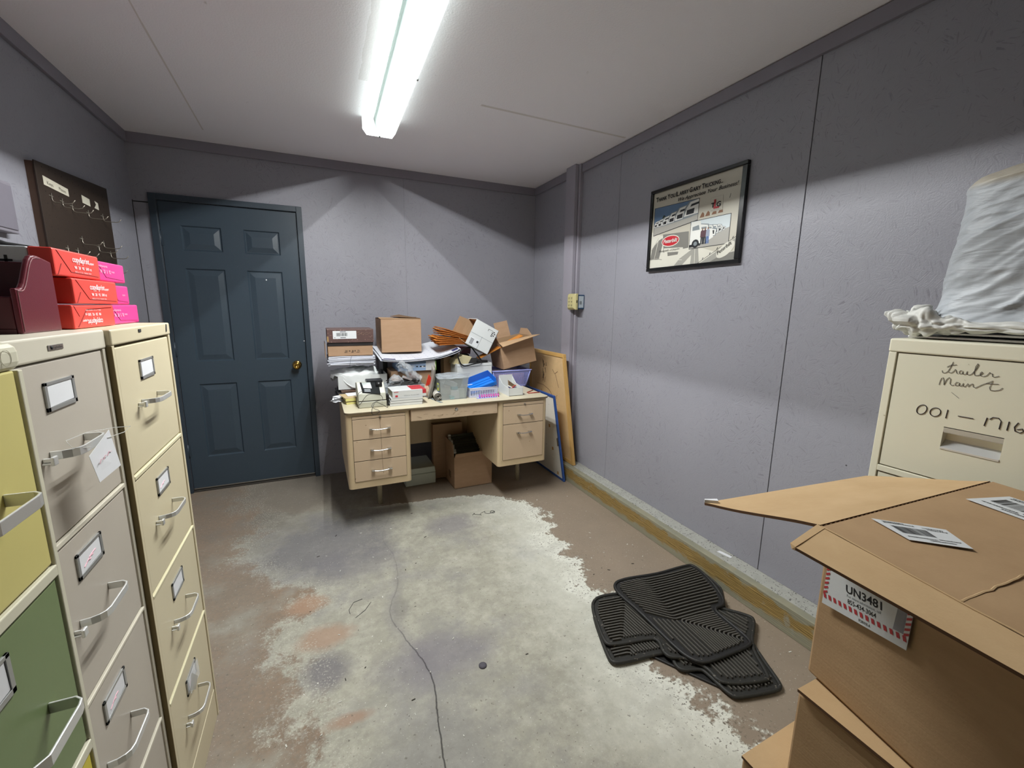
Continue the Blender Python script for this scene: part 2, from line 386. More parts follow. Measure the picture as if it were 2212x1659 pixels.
# ---------------------------------------------------------------- door
dr=bpy.data.objects.new('door_1',None); C.objects.link(dr); dr.location=(0,D,0); struct(dr)
def door_leaf():
    mb=MB(); x0,x1,z0,z1=DX0+.003,DX1-.003,.022,DZ-.003
    rects=[]
    for (a,b) in ((-.792,-.563),(-.430,-.207)):
        for (c,d) in ((.262,.806),(.970,1.612),(1.730,1.893)): rects.append((a,b,c,d))
    xs=sorted({x0,x1}|{r[0] for r in rects}|{r[1] for r in rects}); zs=sorted({z0,z1}|{r[2] for r in rects}|{r[3] for r in rects})
    yf=.004
    for i in range(len(xs)-1):
        for j in range(len(zs)-1):
            a,b,c,d=xs[i],xs[i+1],zs[j],zs[j+1]
            if any(abs(r[0]-a)<1e-6 and abs(r[2]-c)<1e-6 for r in rects):
                # nested frames: groove, ramp up to raised field
                lv=[(0,yf),(.007,yf+.009),(.013,yf+.009),(.046,yf+.001)]
                loops=[[(a+o,y,c+o),(b-o,y,c+o),(b-o,y,d-o),(a+o,y,d-o)] for o,y in lv]
                for k in range(3):
                    p,q=loops[k],loops[k+1]
                    for s_ in range(4): mb.add([p[s_],p[(s_+1)%4],q[(s_+1)%4],q[s_]],[(0,1,2,3)])
                mb.add(loops[3],[(0,1,2,3)])
            else: mb.add([(a,yf,c),(b,yf,c),(b,yf,d),(a,yf,d)],[(0,1,2,3)])
    mb.box(x0,x1,.015,.045,z0,z1)
    for q in ([(x0,yf),(x0,.015)],[(x1,yf),(x1,.015)]):
        mb.add([(q[0][0],q[0][1],z0),(q[1][0],q[1][1],z0),(q[1][0],q[1][1],z1),(q[0][0],q[0][1],z1)],[(0,1,2,3)])
    mb.add([(x0,yf,z0),(x1,yf,z0),(x1,.015,z0),(x0,.015,z0)],[(0,1,2,3)])
    return mb
door_leaf().build('door_leaf',m_door,dr)
mb=MB()
mb.box(-.943,DX0,-.018,.0,0,2.08); mb.box(DX1,-.048,-.018,.0,0,2.08); mb.box(DX0,DX1,-.018,.0,DZ,2.08)
mb.box(DX0-.004,DX0,0,.09,0,DZ+.004); mb.box(DX1,DX1+.004,0,.09,0,DZ+.004); mb.box(DX0,DX1,0,.09,DZ,DZ+.004)
mb.build('door_casing',m_casing,dr,bevel=.003)
MBx(DX0,DX1,-.002,.09,.0,.014).build('threshold',M('grimy_threshold','3c3833',.8,bump=.6,bs=60),dr,bevel=.002)
MBx(DX0+.004,DX1-.004,.0,.004,.022,.03).build('door_sweep',m_steel,dr)
MBx(DX0,DX1,.06,.07,.014,DZ).build('door_backing',m_dark,dr)
T=Matrix.Translation((-.157,.004,.918))@Matrix.Rotation(PI/2,4,'X')
MB().lathe([(0,0),(.033,.0),(.033,.004),(.028,.008),(.013,.012),(.012,.028),(.024,.036),(.029,.047),(.027,.058),(.018,.064),(.010,.065),(.009,.062),(0,.062)],32,T=T).build('door_knob',M('polished_brass','c8a050',.14,1.,var=.1),dr)
for z in (1.80,1.06,.32):
    MB().cyl((DX0-.001,-.006,z-.05),(DX0-.001,-.006,z+.05),.006,10).box(DX0,DX0+.012,-.002,.004,z-.045,z+.045).build('hinge',m_casing,dr)
MBx(-.100,-.090,-.0022,.0,1.10,1.104).build('strike_chip',m_white,dr)
# white nick in the door
MBx(-.318,-.310,-.0006+.004,.005,1.548,1.556).build('paint_chip',m_white,dr)
# tiny gap and torn edge beside the casing
struct(MBx(-1.024,-.944,D-.0015,D,2.018,2.024).build('trim_6',m_dark))
struct(MBx(XL,XL+.003,D-.003,D,0,2.03).build('trim_7',m_dark))
# ================================================================ CEILING LIGHT
lt=thing('ceiling_light','long twin-tube white strip light glowing on the ceiling','ceiling light',(.382,2.0,HC),-.0236)
def emis(name,col,s):
    t=NT(name); t.b.inputs['Base Color'].default_value=(1,1,1,1); t.b.inputs['Emission Color'].default_value=lin(col); t.b.inputs['Emission Strength'].default_value=s; return t.m
m_enamel=M('white_enamel','f2f4f3',.35,var=.02)
L2=.755
mb=MB()
prof=[(-.030,-.004),(-.004,-.0995),(.004,-.0995),(.030,-.004)]
mb.prism(prof,'y',-L2,L2)
mb.build('ballast_cover',M('grey_enamel_cover','5a6462',.6,var=.02),lt,bevel=.002)
MB().box(-.0035,.0035,-L2+.02,L2-.03,-.1008,-.0994).build('ridge_strip',emis('glowing_ridge_strip','eefaf4',1.0),lt)
mb=MBx(-.092,.092,-L2,L2,-.006,0)
mb.build('reflector_pan',m_enamel,lt)
for s in (-1,1):
    MB().prism([(s*.092,0),(s*.092,-.066),(s*.089,-.066),(s*.086,-.006)],'y',-L2,L2).build('side_diffuser',emis('glowing_side_diffuser' if s>0 else 'glowing_side_diffuser_2','eefaf4',2.4),lt)
for s in (-1,1):
    MB().prism([(-.092,0),(-.092,-.064),(-.070,-.094),(.070,-.094),(.092,-.064),(.092,0)],'y',s*L2,s*(L2+.004)).build('end_plate',emis('glowing_end_plate' if s>0 else 'glowing_end_plate_2','eef4f0',.9),lt,bevel=.001)
m_tube=emis('glowing_tube','f3fff8',1.6)
for s in (-1,1):
    for (a,b) in ((-L2+.012,L2-.012),):
        t_=MB().cyl((s*.055,a+.02,-.038),(s*.055,b-.02,-.038),.0135,16).build('tube',m_tube,lt)
        MB().cyl((s*.055,a-.006,-.038),(s*.055,a+.02,-.038),.014,16).build('tube_cap',m_enamel,t_)
        MB().cyl((s*.055,b-.02,-.038),(s*.055,b+.006,-.038),.014,16).build('tube_cap',m_enamel,t_)
        for (k,wt,ry) in ((0,1.,0),(1,LAMP_OUT,-s*PI/2),(2,LAMP_IN,s*PI/2)):
            ld=bpy.data.lights.new('led_row','AREA'); ld.shape='RECTANGLE'; ld.size=.003; ld.size_y=b-a-.04; ld.energy=LAMP_W*wt; ld.color=(.98,1.0,.985)
            lo=bpy.data.objects.new('led_row',ld); C.objects.link(lo); lo.parent=lt; lo.location=(s*.055+s*(0,.0017,-.0017)[k],(a+b)/2,-.0545+(0,.0005,.0005)[k]); lo.rotation_euler=(0,ry,0)
mb=MB()
for k in range(9): mb.cyl((.062,-.06,-.093-.004*k),(.062,-.06,-.0955-.004*k),.0016,6)
mb.lathe([(0,-.142),(.004,-.140),(.005,-.134),(.002,-.128),(0,-.127)],10,T=Matrix.Translation((.062,-.06,0)))
mb.build('pull_chain',m_steel,lt)
# ================================================================ FILING CABINETS
m_alu=M('satin_aluminium','dcdddc',.34,.6,var=.06)
m_holder=M('nickel_holder','a9aaa9',.35,.6,var=.08)
m_clear_sheen=clear('clear_plastic_sleeve','e8ecef',.35)
m_pinkink=M('faded_pink_marker','e9b8c4',.8)
def cabinet(name,label,group,loc,rz,W,Dp,H,mats,rows,lid_h=.036,stile=.018,base=.09,lid_mat=None,lid_bevel=.004,hole=None):
    """front plane is local x=0 facing +x, width 0..W along +y, body towards -x. rows: list of (z0,z1,material)"""
    mb_,ms,mr=mats
    t=thing(name,label,'filing cabinet',loc,rz,group)
    b=MB(); b.box(-Dp,-.022,.001,W-.001,.0,H-.003)
    b.box(-.030,0,0,stile,0,H-lid_h); b.box(-.030,0,W-stile,W,0,H-lid_h)
    b.box(-.030,-.002,stile,W-stile,0,rows[-1][0]-.003)
    for k in range(len(rows)-1):
        b.box(-.030,.001,stile,W-stile,rows[k+1][1]+.003,rows[k][0]-.003,1)
    b.build('body',[mb_,mr],t,bevel=.0015)
    MB().box(-Dp,.002,-.001,W+.001,H-lid_h,H).build('top_lid',lid_mat or mb_,t,bevel=lid_bevel,seg=3)
    ds=[]
    for (z0,z1,m) in rows:
        a,c=stile+.003,W-stile-.003; q=MB()
        if hole:
            h0,h1,k0,k1=hole[0],hole[1],z1-hole[2],z1-hole[3]
            q.prism([(a,z0),(c,z0),(c,k0),(a,k0)],'x',-.024,-.002).prism([(a,k1),(c,k1),(c,z1),(a,z1)],'x',-.024,-.002).prism([(a,k0),(h0,k0),(h0,k1),(a,k1)],'x',-.024,-.002).prism([(h1,k0),(c,k0),(c,k1),(h1,k1)],'x',-.024,-.002)
            d=q.build('drawer',m or ms,t)
        else: d=q.box(-.024,-.002,a,c,z0,z1).build('drawer',m or ms,t,bevel=.003,seg=2)
        ds.append(d)
    return t,ds
def holder(d,y,z,w=.094,h=.047,card=True,pink=0,skew=0):
    f=MB(); T=Matrix.Translation((-.002,y,z))@Matrix.Rotation(skew,4,'X')
    f.box(0,.003,0,.007,0,h,T=T).box(0,.003,w-.007,w,0,h,T=T).box(0,.003,0,w,0,.007,T=T).box(0,.003,.0,w,h-.005,h,T=T).box(0,.0005,0,w,0,h,T=T)
    f.build('label_frame',m_holder,d,bevel=.0008)
    if card:
        c=MB(); c.quad((0,0,0),(0,w-.016,.001),(-.0,w-.017,h-.012),(0,.001,h-.012),.0006,T=T@Matrix.Translation((.0012,.008,.007)))
        if pink:
            for k in range(pink): c.tube([T@V(.0022,.02+.01*k,.015+.004*k),T@V(.0022,.035+.01*k,.02+.003*k),T@V(.0022,.045+.01*k,.018+.004*k)],.0009,4,1,flat=(1,1))
        c.build('label_card',[m_white,m_pinkink],d)
def pull(d,y,z,m=None,latch=True,w=.11,out=.031,bw=.0058):
    m=m or m_alu
    p=[(-.002,0),(.012,.002),(.022,.007),(.028,.014),(out,.026),(out,w-.018),(out-.002,w-.008),(out-.010,w-.001),(-.002,w)]
    b=MB(); n=len(p); vs=[]
    pts=[V(x,y+q,z) for x,q in p]
    for i,pt in enumerate(pts):
        a=pts[max(0,i-1)]; c=pts[min(n-1,i+1)]; t=(c-a).normalized(); nn=V(-t.y,t.x,0)*-.0016
        for sg,zz in ((1,bw),(-1,bw),(-1,-bw),(1,-bw)): vs.append(pt+nn*sg+V(0,0,zz))
    fs=[(i*4+j,i*4+(j+1)%4,(i+1)*4+(j+1)%4,(i+1)*4+j) for i in range(n-1) for j in range(4)]+[(3,2,1,0),((n-1)*4,(n-1)*4+1,(n-1)*4+2,(n-1)*4+3)]
    b.add(vs,fs); b.build('handle',m,d,bevel=.001)
    if latch:
        l=MB(); l.box(-.002,.012,y-.027,y-.015,z-.008,z-.005); l.box(.010,.015,y-.030,y-.017,z-.009,z+.005); l.box(-.002,.010,y-.023,y-.019,z-.005,z+.002)
        l.build('latch',m,d,bevel=.0015)
m_tan=M('yellowed_tan_enamel','cdc2a4',.4,var=.05,bump=.05,speck=(60,.78,'b5a985'))
m_tanrail=M('cream_rail','d6cfae',.4,var=.05)
m_putty=M('putty_grey_enamel','b6aea2',.42,var=.05,bump=.05,speck=(60,.77,'9b927f'))
m_puttyrail=M('putty_rail','cdc7b6',.4)
m_cream=M('cream_enamel','d3cfb9',.4,var=.05)
m_ycream=M('yellow_drawer_enamel','cfc47c',.42,var=.05,bump=.04)
m_green=M('moss_green_drawer_enamel','74855a',.45,var=.08,bump=.04)
m_bright=M('bright_yellow_drawer_enamel','d2c338',.42,var=.05)

ROWS=[(1.0,1.284),(.703,.985),(.406,.690),(.108,.392)]
# tan cabinet nearest the door
t,ds=cabinet('file_cabinet','tan four-drawer filing cabinet nearest the door, pink ream packets on top','row of filing cabinets by the left wall',(-.389,1.142,0),0,.392,.635,1.3225,(m_tan,m_tan,m_tanrail),[(a,b,None) for a,b in ROWS],lid_h=.033,stile=.014)
MBx(-.6,.0004,-.0016,.0008,0,1.288).build('side_panel',M('mottled_brown_side','75653f',.6,var=.25,vs=9),t)  # thin sheet on the near side, darker and browner than the tan body
for i,d in enumerate(ds):
    z=ROWS[i][1]
    holder(d,.137,z-.087,pink=[0,2,0,1][i]); pull(d,.122,z-.138)
b=MB(); b.quad((.004,.14,.355),(.010,.215,.358),(.012,.213,.310),(.006,.142,.308),.0007); b.quad((.012,.145,.372),(.024,.150,.352),(.016,.149,.312),(.005,.143,.318),.0007)
b.build('torn_label_sleeve',m_clear_sheen,ds[3])
MB().quad((.0025,.150,1.309),(.0025,.166,1.309),(.0025,.166,1.316),(.0025,.150,1.316)).build('lid_mark',m_ink,t)
MB().prism([(.352,1.297),(.362,1.300),(.366,1.318),(.360,1.320),(.354,1.306)],'x',.002,.0028).build('black_smear',m_ink,t)
# putty cabinet in the middle
t,ds=cabinet('file_cabinet','putty grey four-drawer filing cabinet with a paper tag hanging from its top handle','row of filing cabinets by the left wall',(-.398,.764,0),0,.374,.630,1.3235,(m_puttyrail,m_putty,m_puttyrail),[(a,b,None) for a,b in ROWS],lid_h=.038,stile=.012)
for i,d in enumerate(ds):
    z=ROWS[i][1]; holder(d,.141,z-.080,pink=[0,3,2,1][i],w=.092); pull(d,.128 if i==0 else .122,z-.148,bw=.0070)
bd=MB().box(0.002,.0032,.165,.211,1.300,1.309).build('badge',m_steel,t,bevel=.0008)
MB().lathe([(0,.0),(.0032,.0),(.0032,.0006),(0,.0006)],16,T=Matrix.Translation((.0033,.175,1.3045))@Matrix.Rotation(PI/2,4,'Y')).build('badge_emblem',m_ink,bd)
text('badge_lettering','globe',m_ink,bd,(.0033,.182,1.3025),(0,1,0),(0,0,1),.006,.024)
pt=thing('paper_tag','white paper tag with faded pink writing, tied to the putty cabinet handle','tag',(-.362,.925,1.135))
b=MB(); b.quad((0,-.012,-.012),(.004,.062,.014),(.010,.070,-.058),(.003,.001,-.064),.0006)
b.build('tag_paper',m_white,pt)
b=MB()
for k in range(3): b.tube([(.0052,.006+.016*k,-.032+.002*k),(.0058,.012+.016*k,-.026+.002*k),(.0066,.019+.016*k,-.028+.002*k)],.0006,4)
b.build('pink_writing',m_pinkink,pt)
b=MB(); b.tube([(0,.0,.0),(-.012,-.03,.010),(-.026,-.01,.018),(-.02,.05,.016),(.002,.085,.012),(.016,.12,.004),(.012,.10,-.002),(.004,.05,.002)],.0007,5)
b.build('tie_string',clear('nylon_string','d8d8d2',.6),pt)
# yellow / green cabinet nearest the camera
RY=[(1.020,1.292),(.728,.998),(.436,.706),(.10,.414)]
t,ds=cabinet('file_cabinet','cream filing cabinet with mismatched yellow and green drawers nearest the camera','row of filing cabinets by the left wall',(-.353,.386,0),0,.378,.675,1.327,(m_cream,m_cream,m_cream),[(RY[0][0],RY[0][1],m_ycream),(RY[1][0],RY[1][1],m_green),(RY[2][0],RY[2][1],m_bright),(RY[3][0],RY[3][1],m_ycream)],lid_h=.036,stile=.010,lid_bevel=.012)
for i,d in enumerate(ds):
    z=RY[i][1]; holder(d,.150,z-.075,w=.10,h=.052); pull(d,.185,z-.150,m_alu,latch=False,w=.115,out=.036,bw=.008)
b=MB(); b.tube([V(.0025,.345+.010*math.cos(a),1.309+.010*math.sin(a)) for a in [k*PI/10 for k in range(20)]],.0003,4,closed=True)
b.build('lock_ring',M('worn_ring','b3ad97',.5),t)
# cream cabinet at the right, facing the row
t,ds=cabinet('file_cabinet','cream filing cabinet on the right marked Trailer Maint, white bag on top',None,(1.260,.556,0),PI,.385,.62,1.315,(M('ivory_enamel','e4e0ca',.4,var=.04,bump=.05,speck=(45,.78,'b9b092')),M('ivory_drawer','dfdbc5',.4,var=.04),M('ivory_rail','e4e0ca',.4)),[(a,b,None) for a,b in [(1.004,1.281),(.70,.983),(.40,.685),(.11,.385)]],lid_h=.032,stile=.016,hole=(.123,.216,.204,.156))
# local: front +x (world -x), local y grows towards -y world : y_local = .556 - y_world
def rct(y,z): return (-.0012,.556-y,z)
for i,d in enumerate(ds):
    z=[1.281,.983,.685,.385][i]; y0,y1=.556-.433,.556-.340
    # real pocket behind the opening, with a scooped aluminium pull
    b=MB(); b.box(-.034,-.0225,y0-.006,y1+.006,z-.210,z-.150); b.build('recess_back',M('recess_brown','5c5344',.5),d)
    b=MB(); b.hexa([(-.0005,y0,z-.206),(-.0005,y1,z-.206),(-.0005,y1,z-.201),(-.0005,y0,z-.201)],[(-.003,y0,z-.206),(-.003,y1,z-.206),(-.003,y1,z-.201),(-.003,y0,z-.201)])
    b.hexa([(-.0012,y0,z-.2035),(-.0012,y1,z-.2035),(-.0225,y1,z-.188),(-.0225,y0,z-.188)],[(-.0012,y0,z-.2015),(-.0012,y1,z-.2015),(-.0225,y1,z-.186),(-.0225,y0,z-.186)])
    b.box(-.0225,-.003,y0,y1,z-.168,z-.156)
    b.build('finger_pull',m_alu,d,bevel=.0008)
    MB().box(-.0035,-.002,y0,y1,z-.166,z-.1545).build('upper_lip',M('lip_putty','b9b3a4',.4),d)
def hand(pts,r,bld):
    bld.tube([rct(y,z) for y,z in pts],r,5,flat=(1,1))
# "Trailer"
H1=[[(.4540,1.2505),(.4525,1.2455),(.4480,1.2455),(.4440,1.2500),(.4410,1.2600),(.4385,1.2715)],[(.4470,1.2590),(.4420,1.2640),(.4370,1.2645),(.4325,1.2660)],
[(.4430,1.2480),(.4385,1.2470),(.4345,1.2520),(.4330,1.2560),(.4310,1.2530),(.4300,1.2480),(.4270,1.2470)],
[(.4215,1.2540),(.4245,1.2545),(.4262,1.2510),(.4245,1.2470),(.4215,1.2480),(.4205,1.2535),(.4200,1.2480),(.4180,1.2465),(.4150,1.2480)],
[(.4150,1.2480),(.4140,1.2545),(.4135,1.2480),(.4105,1.2465),(.4065,1.2490),(.4010,1.2600),(.3985,1.2700),(.4000,1.2725),(.4025,1.2660),(.4030,1.2520),(.4010,1.2470),(.3975,1.2475)],
[(.3975,1.2475),(.3920,1.2510),(.3900,1.2545),(.3920,1.2565),(.3940,1.2530),(.3930,1.2480),(.3890,1.2465),(.3840,1.2490)],
[(.3840,1.2490),(.3800,1.2570),(.3785,1.2540),(.3760,1.2545),(.3755,1.2490),(.3720,1.2480),(.3660,1.2510)],
[(.4142,1.2690),(.4137,1.2692)]]
# "Maint"
H2=[[(.4545,1.2180),(.4540,1.2260),(.4525,1.2330),(.4500,1.2350),(.4480,1.2300),(.4465,1.2190)],[(.4465,1.2190),(.4435,1.2320),(.4400,1.2370),(.4375,1.2340),(.4370,1.2230),(.4340,1.2200),(.4300,1.2215)],
[(.4230,1.2275),(.4270,1.2285),(.4290,1.2240),(.4270,1.2205),(.4235,1.2215),(.4220,1.2275),(.4215,1.2215),(.4185,1.2205)],
[(.4185,1.2205),(.4160,1.2280),(.4155,1.2215),(.4125,1.2205)],[(.4125,1.2205),(.4090,1.2285),(.4075,1.2215),(.4040,1.2280),(.4015,1.2290),(.4000,1.2225),(.3965,1.2210)],
[(.3965,1.2210),(.3880,1.2290),(.3735,1.2400),(.3760,1.2250),(.3740,1.2200),(.3680,1.2200),(.3610,1.2230),(.3575,1.2280)],[(.3830,1.2330),(.3720,1.2335),(.3640,1.2345)],[(.4152,1.2350),(.4147,1.2353)]]
m_pen=M('felt_marker','2b2028',.6)
for P_ in (H1,H2):
    pen=MB()
    for p in P_: hand(p,.00045,pen)
    pen.build('handwritten_word',m_pen,ds[0])
def ell(cy,cz,ry,rz,tilt=0): return [(cy-ry*math.cos(a)-tilt*math.sin(a),cz+rz*math.sin(a)) for a in [k*2*PI/18 for k in range(20)]]
H3=[ell(.4760,1.1560,.0085,.0115,.002),ell(.4520,1.1555,.0090,.0100,.001),[(.4320,1.1655),(.4330,1.1460)],[(.4140,1.1555),(.3900,1.1555)],
[(.3700,1.1625),(.3722,1.1445)],[(.3660,1.1600),(.3620,1.1650),(.3540,1.1655),(.3495,1.1600),(.3500,1.1430)],[(.3385,1.1620),(.3392,1.1435)],
[(.3260,1.1630),(.3300,1.1530),(.3280,1.1450),(.3210,1.1430),(.3170,1.1470),(.3190,1.1520),(.3260,1.1490)]]
pen=MB()
for p in H3: hand(p,.00085,pen)
pen.build('handwritten_number',m_pen,ds[0])
pen=MB(); hand([(.432,1.205),(.418,1.194)],.0003,pen); pen.build('scratch',m_pen,ds[0])
# ================================================================ ON THE LEFT CABINETS
m_red=M('red_wrapper','e4483e',.38,var=.05,bump=.05)
m_redd=M('red_wrapper_side','b92e28',.4,var=.05)
m_pink=M('magenta_wrapper','de3a84',.38,var=.05,bump=.05)
m_wwrap=M('white_wrapper','cfd2d6',.5,var=.04)
m_ltpink=M('pale_print','f4b6cf',.6)
def ream(name,label,group,x,y0,y1,z0,z1,mat,lines,upside=False,depth=.275,cap=.035,body=None):
    t=thing(name,label,'paper ream',(x,y0,z0),0,group); w,h=y1-y0,z1-z0
    b=MB(); b.box(-depth+cap,-cap,0.0004,w-.0004,.0004,h-.0004); b.build('wrapper',[body or mat],t,bevel=.003)
    MB().box(-cap,0,0,w,0,h).build('folded_end',mat,t,bevel=.003); MB().box(-depth,-depth+cap,0,w,0,h).build('folded_end',mat,t,bevel=.003)
    # fold lines of the gift-wrap style end
    e=MB(); d=.0006
    f=.20*w
    if upside: e.prism([(.006,h-.003),(.006+.012,h-.003),(f+.012,.003),(f,.003)][:3]+[(f,.004)],'x',0,d)
    e=MB(); zz=(lambda z:h-z) if upside else (lambda z:z)
    e.quad((0,.012,zz(h-.003)),(0,.016,zz(h-.003)),(0,f+.022,zz(.010)),(0,f+.018,zz(.010)),d)
    e.quad((0,.006,zz(.002)),(0,.009,zz(.002)),(0,f*.62+.003,zz(.024)),(0,f*.62,zz(.024)),d)
    e.quad((0,f+.02,zz(.009)),(0,w-.012,zz(.0055)),(0,w-.012,zz(.007)),(0,f+.02,zz(.0105)),d)
    e.build('fold_crease',M('crease','8e211d' if mat is m_red else '9c1c60',.6),t)
    up=-1 if upside else 1
    for (s,yc,zc,sz,wd,bold) in lines:
        yy=(w-yc) if upside else yc; zq=(h-zc) if upside else zc
        text('printed_lettering',s,m_white if mat is m_red else m_ltpink,t,(d,yy,zq),(0,up,0),(0,0,up),sz,wd,bold=bold)
    return t
RL=[('copy&print',.070,.031,.017,.072,.012),('paper',.144,.031,.008,.020,.01),('98  20  92',.074,.0175,.008,.042,.015),('500 ct',.122,.0175,.008,.026,.015),('8.5 x 11 in  letter size',.074,.010,.004,.070,.0)]
g='red copy paper reams stacked on the cabinets'
ream('paper_ream','red copy paper ream at the bottom of its stack, printed upside down',g,-.449,1.165,1.362,1.3235,1.372,m_red,RL,upside=True)
ream('paper_ream','red copy paper ream in the middle of the red stack',g,-.446,1.176,1.388,1.3745,1.4265,m_red,RL)
rt=ream('paper_ream','top red copy paper ream with a white side marked with a cross',g,-.450,1.130,1.322,1.4285,1.4805,m_red,RL,body=m_wwrap)
MB().box(-.0675,-.0635,-.0008,.0006,.016,.034).box(-.074,-.057,-.0008,.0006,.0232,.0268).build('printed_cross',m_ink,rt)
PL=[('hotmail',.070,.033,.009,.045,0),('0 9 2 1 0 5',.078,.018,.014,.060,.004),('ct.',.142,.022,.010,.016,0)]
PL=[('multipurpose',.066,.033,.008,.050,0),('96  20  5  92',.074,.019,.012,.058,.004),('ream',.136,.022,.008,.018,0)]
g='magenta paper reams stacked on the tan cabinet'
ream('paper_ream','magenta paper ream at the bottom, right of the red reams',g,-.460,1.370,1.556,1.3235,1.3715,m_pink,[(s,a-.05,b,c,d,e) for s,a,b,c,d,e in PL])
ream('paper_ream','magenta paper ream in the middle, mostly hidden by red reams',g,-.462,1.394,1.512,1.373,1.4205,m_pink,[('ream',.072,.022,.008,.018,0)])
ream('paper_ream','top magenta paper ream beside the top red ream',g,-.460,1.327,1.496,1.4285,1.4745,m_pink,[(s,a-.05,b,c,d,e) for s,a,b,c,d,e in PL])
# maroon desk file with S-curved side panels
t=thing('magazine_file','maroon leather-look desk file with S-curved side panels','file holder',(-.452,1.0,1.3235))
m_mar=M('maroon_leatherette','5e1624',.33,var=.15,bump=.15,bs=400)
m_mard=M('maroon_inside','4a101b',.4,var=.15)
prof=[(0,0),(.124,0),(.124,.128),(.082,.136)]+[(.070-.070*(k/10)**.85, .136-.060*(.5-.5*math.cos(PI*min(1,k/8)))) for k in range(0,11)]
MB().prism(prof,'x',-.008,0).build('side_panel',m_mar,t,bevel=.0025)
MB().prism(prof,'x',-.300,-.292).build('side_panel',m_mar,t,bevel=.0025)
MBx(-.292,-.008,0,.124,0,.008).build('bottom_panel',m_mard,t)
MBx(-.292,-.008,.0,.008,.008,.062).build('front_panel',m_mard,t,bevel=.002)
MBx(-.292,-.008,.116,.124,.008,.126).build('back_panel',m_mard,t,bevel=.002)
b=MB(); b.tube([(.0006,.004,.004),(.0006,.004,.070)]+[(.0006,p[0]+.004,p[1]-.004) for p in reversed(prof[3:])],.0008,5)
b.build('edge_stitching',M('worn_pale_edge','9a6d70',.5),t)
# dark cord lying over the top ream
b=MB(); b.tube([(-.70,1.18,1.4865),(-.62,1.19,1.505),(-.585,1.20,1.500),(-.55,1.215,1.488),(-.51,1.225,1.4845),(-.47,1.23,1.484)],[.014,.012,.010,.006,.004,.002],10)
tag(b.build('black_strap',M('black_fabric','131214',.8)),'black strap lying over the white-sided top ream','strap')
# grey box on the left wall
t=thing('wall_box','grey painted electrical box on the left wall above the cabinets','electrical box',(XL,1.99,1.625))
MBx(0,.035,0,.30,0,.18).build('box_body',M('grey_box_paint','837f88',.5,bump=.2),t,bevel=.004)
MBx(.035,.039,.012,.29,.012,.168).build('box_cover',M('grey_cover_paint','76727c',.5,bump=.2),t,bevel=.002)
# pegboard with wire hooks
t=thing('pegboard','dark brown pegboard with wire hooks on the left wall','pegboard',(XL,2.485,1.50))
m_hard=M('dark_hardboard','2e2117',.6,var=.25,vs=14,bump=.15)
PW,PH=.685,.46
def pz(y): return PH-.018+.045*y/PW-.0
b=MB(); b.hexa([(.026,0,0),(.026,PW,0),(.026,PW,pz(PW)),(.026,0,pz(0))],[(.031,0,0),(.031,PW,0),(.031,PW,pz(PW)),(.031,0,pz(0))]); bo=b.build('board',m_hard,t,bevel=.001)
m_bat=M('brown_batten','4d382b',.7,var=.3)
MBx(0,.0255,.004,.040,0,pz(0)-.004).build('batten',m_bat,t); MBx(0,.0255,PW-.04,PW-.004,0,pz(PW)-.004).build('batten',m_bat,t)
b=MB()
for iy in range(1,13):
    for iz in range(1,10): b.box(.031,.0313,iy*.051-.002,iy*.051+.002,iz*.0475-.002,iz*.0475+.002)
b.build('peg_holes',m_dark,t)
def label_strip(pts): return MB().quad(*[(.0312,y,z) for y,z in pts],.0008)
b=MB(); b.quad((.0312,.045,.358),(.0312,.245,.352),(.0312,.245,.385),(.0312,.045,.394)); lb=b.build('title_strip',M('yellowed_label','d6d0bd',.7),t)
text('strip_writing','Keys      Plates',M('pencil_grey','8b8578',.8),lb,(.0322,.07,.365),(0,1,-.03),(0,0,1),.02,.15)
MB().quad((.0312,.372,.352),(.0312,.452,.350),(.0312,.452,.384),(.0312,.372,.388)).build('small_label',M('yellowed_label_2','cfcab8',.7),t)
MB().prism([(.497,.352),(.545,.350),(.545,.384),(.523,.386),(.508,.388),(.520,.372)],'x',.0312,.032).build('torn_label',M('yellowed_label_3','d2cdbd',.7),t)
hooks=[(.085,.322),(.170,.318),(.255,.314),(.412,.314),(.575,.326),(.150,.115),(.240,.115),(.300,.176),(.470,.158),(.535,.186),(.605,.140),(.335,.060),(.560,.060)]
m_wire=M('dull_wire','a39c90',.35,.8)
for (y,z) in hooks:
    b=MB(); b.box(.031,.033,y-.016,y+.016,z-.002,z+.002); b.tube([(.034,y,z+.012),(.034,y,z-.014),(.037,y,z-.022),(.045,y,z-.026),(.085,y,z-.027),(.098,y,z-.024),(.108,y,z-.010)],.0018,6)
    b.build('hook',m_wire,t)
# ================================================================ RIGHT WALL THINGS
# framed poster; local frame: u along -y (reading direction), z up, face -x
PX=XR-.001
t=thing('framed_poster','black framed thank-you truck poster hanging on the right wall','framed poster',(PX,2.1115,1.600))
PWD,PHT=.6355,.464
m_frame=M('black_frame_lacquer','0d0d0e',.25,var=.1)
def P3(u,z,o): return (-o,-u,z)
b=MB()
for (u0,u1,z0,z1) in ((0,PWD,0,.019),(0,PWD,PHT-.019,PHT),(0,.019,.019,PHT-.019),(PWD-.026,PWD,.019,PHT-.019)):
    b.box(-.022,0,-u1,-u0,z0,z1)
b.build('frame',m_frame,t,bevel=.003)
m_pp=M('poster_cream','b9b4a6',.35,var=.04); m_ptxt=m_ink
m_pgr=M('poster_grey','77756f',.35); m_pgr2=M('poster_mid_grey','9a9890',.35); m_plt=M('poster_pale','cfccc0',.35)
m_sky=M('photo_sky','5d7898',.35,var=.25,vs=8); m_lot=M('photo_asphalt','a29f98',.35,var=.1); m_sky2=M('photo_haze','c6cfd2',.35,var=.05)
